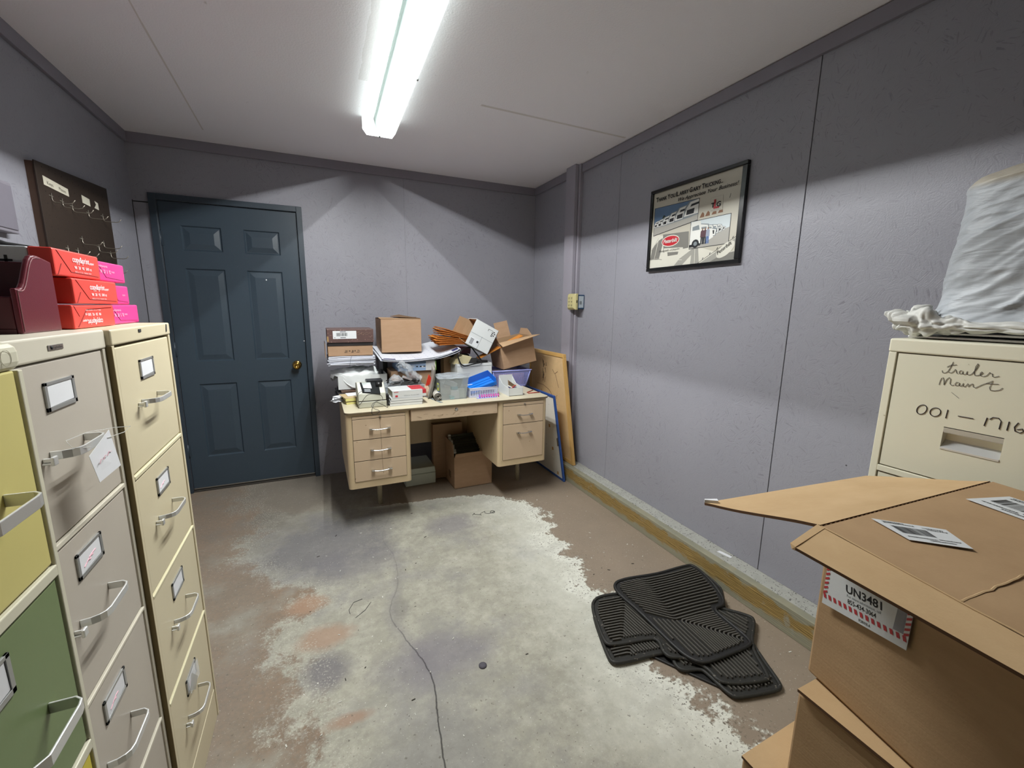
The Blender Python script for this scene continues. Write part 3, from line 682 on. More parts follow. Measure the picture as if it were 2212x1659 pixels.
m_trk=M('photo_truck_white','d9d9d4',.35); m_trkd=M('photo_dark','1b1d20',.35); m_trkg=M('photo_shade','7c8488',.35)
m_pred=M('badge_red','b5202c',.35); m_man1=M('photo_maroon_shirt','4a2730',.5); m_man2=M('photo_blue_jeans','3f5f95',.5); m_man3=M('photo_pale_shirt','8c93a5',.5); m_brn=M('photo_brown','7a5236',.5); m_tree=M('photo_tree','26352c',.5)
mats=[m_pp,m_pgr,m_pgr2,m_plt,m_sky,m_lot,m_sky2,m_trk,m_trkd,m_trkg,m_pred,m_man1,m_man2,m_man3,m_brn,m_tree]
LV=.0105
def uv(y,z): return (2.1115-y, z-1.600)
class Flat:
    def __init__(s): s.b=MB(); s.k=0
    def poly(s,pts,m,lv=None):        # pts in world (y,z)
        s.k+=1; o=LV+.000010*s.k if lv is None else lv
        q=[uv(*p) for p in pts]
        s.b.hexa([P3(u,z,LV-.002) for u,z in q],[P3(u,z,o) for u,z in q],m); return s
    def line(s,pts,wd,m):
        for a,c in zip(pts,pts[1:]):
            a=V(*a);c=V(*c);n=(c-a).normalized();n=V(-n.y,n.x)*wd/2
            s.poly([a+n,a-n,c-n,c+n],m)
        return s
F=Flat()
F.poly([(2.094,1.617),(1.500,1.617),(1.500,2.046),(2.094,2.046)],0)
# grey truck-hood artwork along the lower half
F.poly([(2.094,1.617),(1.500,1.617),(1.500,1.66),(1.600,1.66),(1.72,1.70),(2.094,1.83)],3)
F.poly([(2.094,1.617),(2.0,1.617),(1.99,1.66),(2.094,1.665)],3)
F.poly([(2.000,1.804),(1.806,1.795),(1.800,1.708),(1.985,1.70)],1)
F.poly([(2.080,1.735),(2.03,1.775),(1.985,1.79),(2.02,1.665),(2.094,1.668)],1)
F.poly([(1.985,1.725),(1.84,1.715),(1.83,1.655),(1.90,1.645),(1.97,1.655)],3)
F.poly([(1.955,1.70),(1.87,1.695),(1.875,1.68),(1.95,1.678)],1)
F.poly([(1.90,1.617),(1.86,1.655),(1.75,1.71),(1.72,1.71),(1.80,1.65),(1.84,1.617)],2)
F.poly([(1.78,1.617),(1.775,1.69),(1.735,1.71),(1.72,1.617)],2)
F.poly([(1.72,1.617),(1.50,1.725),(1.50,1.70),(1.55,1.65),(1.62,1.617)],2)
F.poly([(1.66,1.617),(1.58,1.65),(1.50,1.66),(1.50,1.617)],1)
F.line([(1.735,1.617),(1.508,1.728)],.0022,8)
for k in range(5): F.line([(1.70-.043*k,1.636+.021*k),(1.695-.043*k,1.646+.021*k)],.004,8)
for p in ([(2.088,1.72),(2.03,1.79)],[(2.03,1.79),(2.07,1.62)],[(2.0,1.80),(1.985,1.62)],[(1.99,1.66),(1.84,1.648)],[(1.75,1.617),(1.755,1.70)]): F.line(p,.003,3 if p[0][0]<2.05 else 2)
F.line([(2.088,1.668),(2.04,1.672),(1.995,1.662)],.004,2)
# picture 1
F.poly([(2.079,1.804),(1.752,1.842),(1.750,1.954),(2.081,1.963)],8)
A1=lambda u,v:(2.077-u*.323, (1.808+v*.153)*(1-u)+(1.846+v*.105)*u)
def pic(A,polys):
    for pts,m in polys: F.poly([A(*p) for p in pts],m)
pic(A1,[([(0,0),(1,0),(1,1),(0,1)],4),([(0,0),(1,0),(1,.42),(0,.30)],5)])
pic(A1,[([(.17,.42),(.2,.6),(.23,.68),(.27,.62),(.3,.42)],15)])
def truck(A,x,y,s,m=7):
    """three-quarter view of a bonneted truck: sleeper, cab, hood, grille, wheels"""
    q=lambda pts:[(x+a*s,y+b_*s) for a,b_ in pts]
    pic(A,[(q([(0,.1),(.95,.1),(1,.45),(.95,.62),(.62,.72),(.55,1.15),(.1,1.3),(.0,1.0)]),m),
     (q([(.12,.80),(.42,.86),(.44,1.0),(.14,.98)]),8),(q([(.55,.74),(.60,1.05),(.9,.98),(.93,.68)]),8),
     (q([(.62,.18),(.90,.2),(.92,.56),(.64,.58)]),8),(q([(.5,.04),(.98,.04),(.98,.14),(.5,.14)]),m),
     (q([(.30,-.02),(.42,.0),(.44,.26),(.32,.30),(.26,.14)]),8),(q([(.0,-.06),(.6,-.06),(.5,.02),(.05,.02)]),9)])
for (x,y,s) in ((.0,.28,.16),(.09,.27,.19),(.2,.26,.24),(.34,.26,.31),(.50,.27,.40),(.70,.30,.50)):
    q=lambda pts:[(min(1,x+a*s),min(1,y+b_*s*1.15)) for a,b_ in pts]
    pic(A1,[(q([(-.05,-.02),(1.02,-.02),(1.05,.55),(1.0,.86),(.88,1.33),(.20,1.17),(.03,.75)]),9),(q([(0,.05),(.98,.05),(1,.5),(.95,.8),(.85,1.25),(.25,1.1),(.1,.7)]),7),(q([(.25,.72),(.80,.82),(.78,1.0),(.30,.92)]),8),
      (q([(.10,.16),(.42,.14),(.44,.56),(.12,.52)]),8),(q([(.62,.0),(.80,.02),(.82,.30),(.68,.32)]),8),(q([(.0,-.04),(.95,-.06),(.9,.05),(0,.06)]),9)])
# little paint chips row
for k,cx in enumerate((1.725,1.690,1.650,1.612)):
    F.poly([(cx+.016,1.852+.001*k),(cx-.014,1.852+.001*k),(cx-.012,1.868),(cx-.002,1.878),(cx+.006,1.870)],14)
# picture 2
F.poly([(1.797,1.698),(1.547,1.698),(1.547,1.842),(1.797,1.842)],8)
A2=lambda u,v:(1.794-u*.244,1.701+v*.138)
pic(A2,[([(0,0),(1,0),(1,1),(0,1)],6),([(0,0),(1,0),(1,.56),(0,.30)],5)])
for (x,y,s) in ((.70,.50,.20),(.56,.46,.26),(.42,.42,.32),(.24,.36,.44)):
    q=lambda pts:[(min(1,x+a*s),min(1,y+b_*s)) for a,b_ in pts]
    pic(A2,[(q([(-.05,-.05),(1.0,-.05),(1.05,.5),(.6,.68),(.55,1.02),(.08,1.17),(-.04,.95)]),9),(q([(0,0),(.95,0),(1,.45),(.55,.62),(.5,.95),(.1,1.1),(0,.9)]),7),(q([(.12,.66),(.45,.64),(.42,.84),(.12,.86)]),9),(q([(.72,.1),(.9,.12),(.9,.42),(.74,.42)]),8),(q([(.5,-.08),(.66,-.08),(.68,.16),(.54,.18)]),8)])
pic(A2,[([(0,.10),(.42,.16),(.62,.30),(.58,.62),(.30,.66),(.26,.98),(.03,1.0),(0,.9)],7),([(.05,.66),(.25,.66),(.22,.84),(.05,.80)],9),([(0,.04),(.30,.07),(.28,.16),(0,.14)],8)])
wh=[(.16+.10*math.cos(k*PI/6),.16+.16*math.sin(k*PI/6)) for k in range(12)]
pic(A2,[(wh,8),([(.16+.05*math.cos(k*PI/6),.16+.08*math.sin(k*PI/6)) for k in range(12)],9)])
for (cx,mt,mb_) in ((.33,11,8),(.40,11,8),(.475,13,12)):
    pic(A2,[([(cx-.035,.10),(cx-.005,.10),(cx,.34),(cx+.01,.10),(cx+.04,.10),(cx+.035,.38),(cx-.035,.38)],mb_),([(cx-.05,.36),(cx+.05,.36),(cx+.045,.58),(cx+.015,.62),(cx-.015,.62),(cx-.045,.58)],mt),([(cx-.014,.62),(cx+.014,.62),(cx+.014,.69),(cx-.014,.69)],14)])
# logo card
F.poly([(1.678,1.868),(1.601,1.868),(1.603,1.938),(1.678,1.938)],2); F.poly([(1.677,1.869),(1.602,1.869),(1.604,1.937),(1.677,1.937)],0)
# red oval
el=lambda cy,cz,ry,rz,rot=0:[(cy-(ry*math.cos(k*PI/10)*math.cos(rot)-rz*math.sin(k*PI/10)*math.sin(rot)),cz+ry*math.cos(k*PI/10)*math.sin(rot)+rz*math.sin(k*PI/10)*math.cos(rot)) for k in range(20)]
F.poly(el(1.937,1.761,.068,.032),3); F.poly(el(1.937,1.761,.063,.027),10)
F.poly(el(1.562,1.672,.058,.028,.55),3)
F.line([(1.566,1.915),(1.561,1.935)],.0015,8)
pr=F.b.build('poster_print',mats,t)
U,Z_=(0,-1,0),(0,0,1)
def pt_(s,y,z,sz,wd,m=m_ptxt,sh=0,bold=0.01,xd=U,yd=Z_,lift=.0016):
    o=P3(*uv(y,z),LV+.0014); return text('poster_lettering',s,m,pr,o,xd,yd,sz,wd,shear=sh,bold=bold,lift=lift)
# small capitals heading: larger initials
x=2.072
for wd,ini,rest in ((.098,'T','HANK'),(.070,'Y','OU'),(.102,'L','ARRY'),(.088,'G','ARY'),(.142,'T','RUCKING...')):
    k=.020 if len(rest)<5 else .018
    pt_(ini,x,1.996,.034,k,bold=.03); pt_(rest,x-k-.002,1.996,.027,wd-k-.014,bold=.03); x-=wd*.925
pt_('We Appreciate Your Business!',1.898,1.966,.026,.378,sh=.35,bold=.012)
pt_('L',1.655,1.882,.060,.034,M('logo_red','a81c28',.4),bold=.03); pt_('T',1.671,1.888,.032,.022,bold=.03); pt_('G',1.638,1.888,.032,.026,bold=.03,lift=.002)
pt_('LARRY GARY TRUCKING',1.672,1.872,.004,.064,bold=0)
pt_('Peterbilt',1.990,1.752,.030,.108,m_trk,sh=.3,bold=.015)
pt_('Peterbilt of Joplin',2.020,1.706,.014,.158,sh=.4,bold=0)
pt_('Peterbilt',1.605,1.650,.026,.092,sh=.3,bold=0,xd=(0,-.86,.5),yd=(0,.5,.86))
# surge tap on blue box beside the post
t=thing('junction_box','blue junction box on the wall beside the post','electrical box',(XR-.001,2.797,1.368))
MBx(-.060,0,0,.080,0,.108).build('box_shell',M('blue_pvc','1d4468',.45),t,bevel=.003)
MBx(-.052,-.008,-.001,.0,.01,.098).build('sticker',M('tattered_white_sticker','b9c3cb',.7,var=.3,vs=60),t)
MBx(-.045,-.025,-.0018,-.001,.035,.06).build('sticker_print',m_trkg,t)
t=thing('outlet_tap','beige six-outlet surge tap plugged in beside the post','outlet adapter',(XR-.062,2.792,1.362))
m_bei=M('yellowed_beige_plastic','c4ba86',.45)
MB().hexa([(0,0,0),(0,.108,0),(0,.108,.122),(0,0,.122)],[(-.018,0,0),(-.018,.108,0),(-.018,.108,.122),(-.018,0,.122)]).hexa([(-.018,0,0),(-.018,.108,0),(-.018,.108,.122),(-.018,0,.122)],[(-.036,.016,.016),(-.036,.092,.016),(-.036,.092,.106),(-.036,.016,.106)]).build('tap_body',m_bei,t,bevel=.002)
for y in (.036,.072):
    for z in (.034,.061,.088):
        MBx(-.0368,-.036,y-.008,y-.004,z-.005,z+.006).box(-.0368,-.036,y+.004,y+.007,z-.004,z+.005).box(-.0368,-.036,y-.002,y+.002,z-.011,z-.008).build('socket',m_trkd,t)
MBx(-.014,-.006,-.0008,0,.052,.072).build('reset_switch',m_black,t)
b=MB(); b.box(XR-.012,XR-.001,2.775,2.796,1.47,1.482)
# paper scrap on the ledge
b=MB(); b.hexa([(1.835,1.40,.1277),(1.85,1.33,.1277),(1.868,1.335,.1277),(1.856,1.40,.1277)],[(1.835,1.40,.1287),(1.85,1.33,.1287),(1.868,1.335,.1287),(1.856,1.40,.1287)])
tag(b.build('paper_scrap',m_white),'small white paper scrap on the concrete ledge','paper scrap')
# ---------------------------------------------------------------- white bag on the right cabinet
def bag_mat():
    t=NT('grey_white_film'); co=t.coord()
    c=t.mix(t.noise(co,5,5,.6),'9da2a8','b9bdc1'); z=t.n('ShaderNodeSeparateXYZ'); t.l(co,z.inputs[0]); c=t.mix(t.ramp(t.math('ADD',z.outputs[2],t.math('MULTIPLY',t.noise(co,14,2),.03)),[(.345,0.),(.36,.75)]),c,'aba08a'); t.l(c,t.b.inputs['Base Color']); t.b.inputs['Roughness'].default_value=.5
    n=t.noise(t.mapping(co,(2,2,9),(0.5,.2,0)),3.5,4,.55,.8)
    t.l(t.bump(n,.35,.012,t.bump(t.noise(co,60,3),.2,.003)),t.b.inputs['Normal']); return t.m
m_bag=bag_mat()
t=thing('wrapped_machine','tall shape wrapped in wrinkled white plastic on the right cabinet','wrapped item',(1.312,.532,1.3165))
MBx(.0,.50,-.36,.015,.0,.006).box(.004,.50,-.36,.011,.010,.016).build('tray_base',m_alu,t,bevel=.002)
def wr(p,amp):
    w_=noise.noise_vector(V(p.x*5,p.y*5,p.z*5))*.35
    # long folds that climb from lower left to upper right across the front
    d=(p.z*13-(-p.y)*9)+w_.x*3.2
    along=(-p.y)*4+p.z*2
    n1=noise.noise(V(d,along*.9,3.1+w_.y)); n2=noise.noise(V(d*2.3+5,along*1.6,7.7)); n3=noise.noise(V(p.x*30,p.y*30,p.z*60-p.y*-30))
    ridge=1-abs(n1)*2.2
    sharp=(1-min(1,abs(n1)*3.0))**2; sharp2=(1-min(1,abs(n2)*4.5))**2; gate=.35+1.3*abs(noise.noise(V(p.y*5,p.z*4,1)))
    return amp*(.62*sharp*gate+.34*sharp2*gate+.30*n1+.16*n3)
def bagfn(u,v):
    W_,Dq,Hh=.40,.37,.345
    a=u*2*PI-PI*.75; ca,sa=math.cos(a),math.sin(a)
    k=(abs(ca)**5+abs(sa)**5)**(-1/5)             # rounded square section
    top=Hh+.045*(.5-.5*sa)*.9
    if v<.80: r_=1-.085*(v/.80); zz=.028+(top-.045)*v/.80
    else:
        q=(v-.80)/.20; r_=.915*math.cos(q*PI/2)**.55 if q<1 else 0; zz=.028+(top-.045)+.040*math.sin(q*PI/2)
    bot=1+.06*math.exp(-(v/.07)**2)
    p=V(W_/2+W_/2*ca*k*r_*bot,-Dq/2+Dq/2*sa*k*r_*bot,zz)
    nrm=V(ca,sa,0) if v<.82 else V(0,0,1)
    p=p+nrm*wr(p,.017*(1-.55*max(0,sa)**2))
    return p
b=MB(); b.grid(bagfn,190,150); b.build('plastic_wrap',m_bag,t)
def collar(u,v):
    per=[(.25,.012),(.02,.016),(-.014,.0),(-.018,-.10),(-.016,-.38)]
    s=u*4; i=int(min(s,3.9999)); f=s-i; a=per[i]; c=per[i+1]
    x=a[0]+(c[0]-a[0])*f; y=a[1]+(c[1]-a[1])*f
    an=v*2*PI; corner=math.exp(-((u-.45)/.16)**2)
    n=V(-1,0,0) if u>.5 else V(-.5,.9,0)
    n.normalize()
    q=V(x*9,y*9,0)
    fl=abs(noise.noise(V(math.cos(an)*1.2,math.sin(an)*1.2,u*13)))*1.9+abs(noise.noise(V(math.cos(an)*2.4,math.sin(an)*2.4,u*30)))*.5
    R=(.010+.016*corner)*(.75+fl*.75)
    p=V(x,y,.030+.010*corner)+n*math.cos(an)*R*1.2+V(0,0,1)*math.sin(an)*R
    p.z=max(p.z,.0045+.002*noise.noise(V(x*60,y*60,0)))
    return p
b=MB(); b.grid(collar,220,44); b.build('crumpled_hem',M('crumpled_white_film','cfcfca',.5,bump=.5,bs=50),t)
# ---------------------------------------------------------------- cardboard boxes stacked at the right
def card_mat(name,a,b_):
    t=NT(name); co=t.coord()
    c=t.mix(t.noise(t.mapping(co,(1,1,4)),9,6,.65),a,b_)
    c=t.mix(t.ramp(t.noise(co,3,4,.6),[(.5,0.),(.7,.35)]),c,a)
    t.l(c,t.b.inputs['Base Color']); t.b.inputs['Roughness'].default_value=.7; t.b.inputs['Specular IOR Level'].default_value=.2
    t.l(t.bump(t.noise(t.mapping(co,(2,2,40)),6,3),.12,.002,t.bump(t.noise(co,300,2),.15,.001)),t.b.inputs['Normal']); return t.m
m_card=card_mat('kraft_cardboard','9f8160','be9f7a')
m_cardin=card_mat('kraft_cardboard_inside','b3946c','cdb088')
m_edge=M('dark_cut_edge','5e4128',.9)
m_lab=M('thermal_label','d5d8da',.5,var=.03)
t=thing('cardboard_box','large opened shipping carton with UN3481 label, topmost of the right stack','cardboard box',(0,0,0),group='shipping cartons stacked at the right')
A_,B_=V(.690,.352,1.05),V(1.195,.324,1.05); C_,D_=V(.601,-.075,1.05),V(1.12,-.105,1.05)
dn=V(0,0,-.262); inn=.006
lo=[V(.708,.350,.788),V(1.195,.322,.788),V(1.115,-.10,.788),V(.618,-.07,.788)]
hi=[V(.700,.348,1.045),V(1.193,.320,1.045),V(1.118,-.10,1.045),V(.610,-.07,1.045)]
bx=MB(); bx.hexa(lo,hi)
bx.build('carton_body',m_card,t,bevel=.004,seg=2)
def panel(a,b2,c,d,th=.005,nu=24,nv=10,amp=.003):
    """slightly warped sheet of board between four corners, real thickness"""
    a,b2,c,d=map(V,a,b2,c,d) if False else (V(*a),V(*b2),V(*c),V(*d)); n=(b2-a).cross(d-a).normalized()
    if n.z<0: n=-n
    def f(s): 
        def g(u,v):
            p=(a*(1-u)+b2*u)*(1-v)+(d*(1-u)+c*u)*v
            e=min(1,min(v,1-v)*6)
            return p+n*(s+amp*noise.noise(p*6)*e)
        return g
    m=MB(); m.grid(f(0),nu,nv); m.grid(f(-th),nu,nv)
    # skirt
    for (e0,e1) in (((0,0),(1,0)),((1,0),(1,1)),((1,1),(0,1)),((0,1),(0,0))):
        N=24; top=[f(0)(e0[0]+(e1[0]-e0[0])*k/N,e0[1]+(e1[1]-e0[1])*k/N) for k in range(N+1)]; bot=[f(-th)(e0[0]+(e1[0]-e0[0])*k/N,e0[1]+(e1[1]-e0[1])*k/N) for k in range(N+1)]
        m.add(top+bot,[(k,k+1,N+2+k,N+1+k) for k in range(N)],1)
    return m
panel(A_,B_,D_,C_,amp=.002).build('top_panel',[m_card,m_edge],t)
panel(A_+V(.004,.004,-.0),B_+V(0,.004,0),(1.170,.520,.992),(.697,.572,.990),amp=.006).build('side_flap',[m_cardin,m_edge],t)
b=MB(); b.hexa([(.697,.572,.9905),(.712,.552,.993),(.718,.560,.993),(.700,.575,.9905)],[(.697,.572,.9965),(.712,.552,1.0),(.718,.560,1.0),(.700,.575,.9965)]); b.build('torn_white_tape',m_white,t)
panel((.688,.350,1.050),(.600,-.075,1.050),(.5795,-.070,1.036),(.619,.346,1.036),amp=.0015).build('front_flap',[m_cardin,m_edge],t)
# rolled corner of the front flap
b=MB(); b.hexa([(.688,.352,1.045),(.619,.350,1.031),(.619,.345,1.031),(.685,.345,1.045)],[(.690,.358,1.051),(.622,.355,1.037),(.619,.345,1.037),(.688,.346,1.051)]); b.build('folded_corner',m_cardin,t)
# creases
b=MB(); AB=B_-A_; 
for k in range(46):
    p=A_+AB*(k/46)+V(0,.001,.0012); b.box(p.x,p.x+.0045,p.y-.0006,p.y+.0006,p.z-.0016,p.z-.0009)
b.build('perforated_crease',M('crease_shadow','7a5836',.9),t)
b=MB(); 
for (p,q) in ((A_,C_),(V(.656,.181,1.05),V(.83,.170,1.05))):
    ps=[p+(q-p)*(k/14)+V(noise.noise(p+q*k)*.002,noise.noise(q-p*k)*.002,.0008) for k in range(15)]
    b.tube(ps,.0016,5,flat=(1,.5))
b.build('crease_ridge',m_cardin,t)
def label_on(pts,name='shipping_label',bars=18,seed=1,th=.0006):
    a,b2,c,d=[V(*p) for p in pts]; n=(b2-a).cross(d-a).normalized(); 
    if n.z<-.01: n=-n
    n=n*.0012
    o=MB(); o.quad(a+n,b2+n,c+n,d+n,th); lb=o.build(name,m_lab,t)
    rr=random.Random(seed); m=MB()
    def P(u,v): return (a*(1-u)+b2*u)*(1-v)+(d*(1-u)+c*u)*v+n*1.9
    u=.12
    while u<.62:
        w_=rr.choice((.004,.006,.012)); m.add([P(u,.35),P(u+w_,.35),P(u+w_,.72),P(u,.72)],[(0,1,2,3)]); u+=w_+rr.choice((.006,.010))
    for (v,u0,u1) in ((.84,.1,.5),(.90,.1,.4),(.82,.62,.9),(.74,.66,.92),(.18,.1,.55),(.22,.6,.9),(.10,.4,.8)):
        uu=u0
        while uu<u1: w_=rr.uniform(.008,.03); m.add([P(uu,v),P(uu+w_,v),P(uu+w_,v+.035),P(uu,v+.035)],[(0,1,2,3)]); uu+=w_+.008
    m.build('barcode_print',m_ink,lb)
zt=1.0512
label_on([(.763,.274,zt),(.816,.225,zt),(.851,.267,zt),(.787,.333,zt)],seed=3)
label_on([(1.029,.306,zt),(1.005,.205,zt),(1.095,.185,zt),(1.116,.279,zt)],seed=5)
# hazard label on the front face
fa=lambda s,z:V(.704-.0055,.349,0)*(1-s)+V(.614-.0055,-.07,0)*s+V(0,0,z)
def fq(s0,s1,z0,z1,off,m,nm,mat_): pass
fn=(V(.614,-.07,0)-V(.704,.349,0)).normalized(); fnn=V(fn.y,-fn.x,0)
if fnn.x>0: fnn=-fnn
def hp(u,v,k=.0014): return fa(.027+.273*u,.927+.018*u+.104*v)+fnn*k
o=MB(); o.hexa([hp(0,0,.0001),hp(1,0,.0001),hp(1,1,.0001),hp(0,1,.0001)],[hp(0,0,.001),hp(1,0,.001),hp(1,1,.001),hp(0,1,.001)]); hz=o.build('hazard_label',m_lab,t)
o=MB()
for k in range(15):
    u=.0+k*.067; o.add([hp(u,.175),hp(min(1,u+.034),.175),hp(min(1,u+.054),.105),hp(min(1,u+.02),.105)],[(0,1,2,3)])
for k in range(11):
    for (ua,ub) in ((.0,.05),(.95,1.0)):
        v=.17+k*.073; o.add([hp(ua,v),hp(ub,v+.03),hp(ub,v+.066),hp(ua,v+.036)],[(0,1,2,3)])
o.build('red_hatching',M('hazard_red','b8323a',.5),hz)
rd=(hp(1,0,0)-hp(0,0,0)).normalized(); up_=fnn.cross(rd).normalized()
if up_.z<0: up_=-up_
text('label_lettering','UN3481',m_ink,hz,hp(.28,.355,.0012),rd,up_,.0165,.050,bold=.02,lift=0)
text('label_lettering','For more information, call',m_trkg,hz,hp(.30,.295,.0012),rd,up_,.0055,.047,lift=0)
text('label_lettering','855-434-3064',m_ink,hz,hp(.32,.205,.0012),rd,up_,.0095,.040,bold=.01,lift=0)
text('label_lettering','FORWX-A',m_ink,hz,hp(.48,.03,.0012),rd,up_,.006,.016,bold=.01,lift=0)
o=MB(); o.add([hp(.18,.80),hp(.26,.60),hp(.32,.60),hp(.26,.80)],[(0,1,2,3)]); o.build('battery_symbol',m_ink,hz)
o=MB(); o.add([hp(.34,.85),hp(.36,.62),hp(.44,.53),hp(.54,.58),hp(.52,.85)],[(0,1,2,3,4)]); o.build('battery_symbol',m_ink,hz)
o=MB(); o.quad(hp(.84,.19,.001),hp(.945,.19,.001),hp(.945,.75,.001),hp(.86,.78,.001),.0004); o.build('clear_tape',clear('glossy_tape','a8a8b8',.4),hz)
# second box
t=thing('cardboard_box','closed carton with green print, in the middle of the right stack','cardboard box',(0,0,0),group='shipping cartons stacked at the right')
lo=[V(.668,.338,.602),V(1.18,.328,.602),V(1.165,-.13,.602),V(.655,-.12,.602)]
hi=[V(.668,.338,.774),V(1.18,.328,.774),V(1.165,-.13,.774),V(.655,-.12,.774)]
MB().hexa(lo,hi).build('carton_body',m_card,t,bevel=.004)
panel((.662,.336,.784),(.652,-.12,.784),(.86,-.12,.785),(.87,.334,.785),amp=.002).build('top_flap',[m_cardin,m_edge],t)
panel((.875,.334,.783),(.865,-.12,.783),(1.165,-.13,.783),(1.18,.328,.783),amp=.001).build('top_flap',[m_cardin,m_edge],t)
b=MB(); b.prism([(.255,.672),(.235,.700),(.22,.690),(.185,.650),(.17,.625),(.16,.612),(.19,.612),(.215,.640),(.235,.660)],'x',.6605,.6645)
b.build('green_print',M('green_ink','2f5a3d',.7),t)
# third box
t=thing('cardboard_box','closed carton on the floor at the bottom of the right stack','cardboard box',(0,0,0),group='shipping cartons stacked at the right')
MB().hexa([V(.640,.395,.0),V(1.15,.405,.0),V(1.14,-.14,.0),V(.628,-.13,.0)],[V(.640,.395,.593),V(1.15,.405,.593),V(1.14,-.14,.593),V(.628,-.13,.593)]).build('carton_body',m_card,t,bevel=.004)
panel((.638,.395,.600),(1.15,.405,.600),(1.145,.14,.600),(.632,.13,.600),amp=.001).build('top_flap',[m_cardin,m_edge],t)
panel((.632,.128,.600),(1.145,.138,.600),(1.14,-.14,.600),(.628,-.13,.600),amp=.001).build('top_flap',[m_cardin,m_edge],t)
# ================================================================ RUBBER MATS
m_rib=M('scuffed_rib_tops','4b4842',.6,var=.35,vs=9,bump=.2,bs=120)
m_rub=M('worn_black_rubber','1d1c1b',.55,var=.35,vs=7,bump=.2,bs=120,speck=(90,.72,'6a655c'))
m_rub2=M('dusty_black_rubber','24231f',.62,var=.4,vs=6,bump=.2,bs=120,speck=(60,.66,'6c665b'))
def inside(p,poly):
    c=False; n=len(poly)
    for i in range(n):
        a,b=poly[i],poly[i-1]
        if (a[1]>p[1])!=(b[1]>p[1]) and p[0]<(b[0]-a[0])*(p[1]-a[1])/(b[1]-a[1])+a[0]: c=not c
    return c
def dist_edge(p,poly):
    best=9; P_=V(*p)
    for i in range(len(poly)):
        a,b=V(*poly[i-1]),V(*poly[i]); ab=b-a
        t=max(0,min(1,(P_-a).dot(ab)/max(ab.dot(ab),1e-9))); best=min(best,(P_-a-ab*t).length)
    return best
def smooth(poly,it=2):
    for _ in range(it):
        q=[]
        for i in range(len(poly)):
            a,b=poly[i],poly[(i+1)%len(poly)]
            q.append((a[0]*.78+b[0]*.22,a[1]*.78+b[1]*.22)); q.append((a[0]*.22+b[0]*.78,a[1]*.22+b[1]*.78))
        poly=q
    return poly
def mat_mesh(poly,hfn,ribs,rim=.0075,th=.006):
    poly=smooth(poly); ar=sum(poly[i-1][0]*poly[i][1]-poly[i][0]*poly[i-1][1] for i in range(len(poly)))
    if ar<0: poly=poly[::-1]
    bm=bmesh.new(); vs=[bm.verts.new((x,y,0)) for x,y in poly]; bm.faces.new(vs)
    bmesh.ops.triangulate(bm,faces=bm.faces)
    for _ in range(2): bmesh.ops.subdivide_edges(bm,edges=[e for e in bm.edges if e.calc_length()>.05],cuts=2,use_grid_fill=False); bmesh.ops.triangulate(bm,faces=bm.faces)
    bm.verts.index_update()
    m=MB(); tv=[v.co.copy() for v in bm.verts]; fs=[[v.index for v in f.verts] for f in bm.faces]
    m.add([(p.x,p.y,hfn(p.x,p.y)+th*.5) for p in tv],fs); m.add([(p.x,p.y,hfn(p.x,p.y)) for p in tv],[f[::-1] for f in fs]); bm.free()
    m.tube([(x,y,hfn(x,y)+th*.6) for x,y in poly],rim,8,closed=True)
    inner=[p for p in poly]
    for line in ribs:
        run=[]
        pts=[]
        for a,b in zip(line,line[1:]):
            n=max(2,int((V(*b)-V(*a)).length/.008)); pts+=[(a[0]+(b[0]-a[0])*k/n,a[1]+(b[1]-a[1])*k/n) for k in range(n)]
        pts.append(line[-1])
        for p in pts+[None]:
            ok = p is not None and inside(p,inner) and dist_edge(p,inner)>.019
            if ok: run.append(p)
            else:
                if len(run)>=3: m.tube([(x,y,hfn(x,y)+th*.5+.0035) for x,y in run],.0044,4,1,flat=(1,1.5))
                run=[]
    return m
def lrib(c,d1,d2,step,n0,n1,L=1.,pitch=.0165):
    c,d1,d2,step=V(*c),V(*d1).normalized(),V(*d2).normalized(),V(*step)
    out=[]
    for k in range(n0,n1):
        q=c+step*k; a=q+d1*L; b=q+d2*L
        out.append([tuple(a),tuple(q+d1*.012),tuple(q+(d1+d2)*.004),tuple(q+d2*.012),tuple(b)])
    return out
ex,ey=V(.985,-.17),V(-.17,-.985)      # across / along the top mat
PA=[(1.243,1.488),(1.290,1.515),(1.473,1.481),(1.718,1.470),(1.735,1.445),(1.703,1.319),(1.680,1.245),(1.655,1.200),(1.617,1.176),(1.570,1.178),(1.553,1.155),(1.549,.990),(1.520,.962),(1.283,.970),(1.248,1.003),(1.232,1.060),(1.236,1.312),(1.230,1.424)]
def hA(x,y): return .034+.012*math.exp(-((y-1.33)/.10)**2)*(.5+.5*math.tanh((x-1.3)*6))+.006*noise.noise(V(x*4,y*4,0))
ribs=lrib((1.395,1.430),(1,-.12),(-.18,1),(.0,-.0165),-8,13)
ribs=[]
for k in range(-4,20):       # upper half: run across, bend up along the left part
    q=V(1.395-.004*k,1.43-.0168*k)
    if k<15: ribs.append([(q.x+.5,q.y-.05),(q.x+.012,q.y-.002),(q.x,q.y+.004),(q.x-.35,q.y+.36)])
for k in range(0,16):        # lower half: across on the right, down along the left
    q=V(1.36+.0105*k,1.180-.0125*k); ribs.append([(q.x+.4,q.y-.05),(q.x+.01,q.y-.002),(q.x,q.y-.010),(q.x-.02,q.y-.4)])
for k in range(1,7): ribs.append([(1.36-.0168*k,1.175+.01*k),(1.345-.0168*k,.95)])
g='ribbed rubber car mats piled on the floor'
b=mat_mesh(PA,hA,ribs).build('rubber_floor_mat',[m_rub,m_rib]); tag(b,'black ribbed rubber car mat lying on top of the pile','floor mat',g)
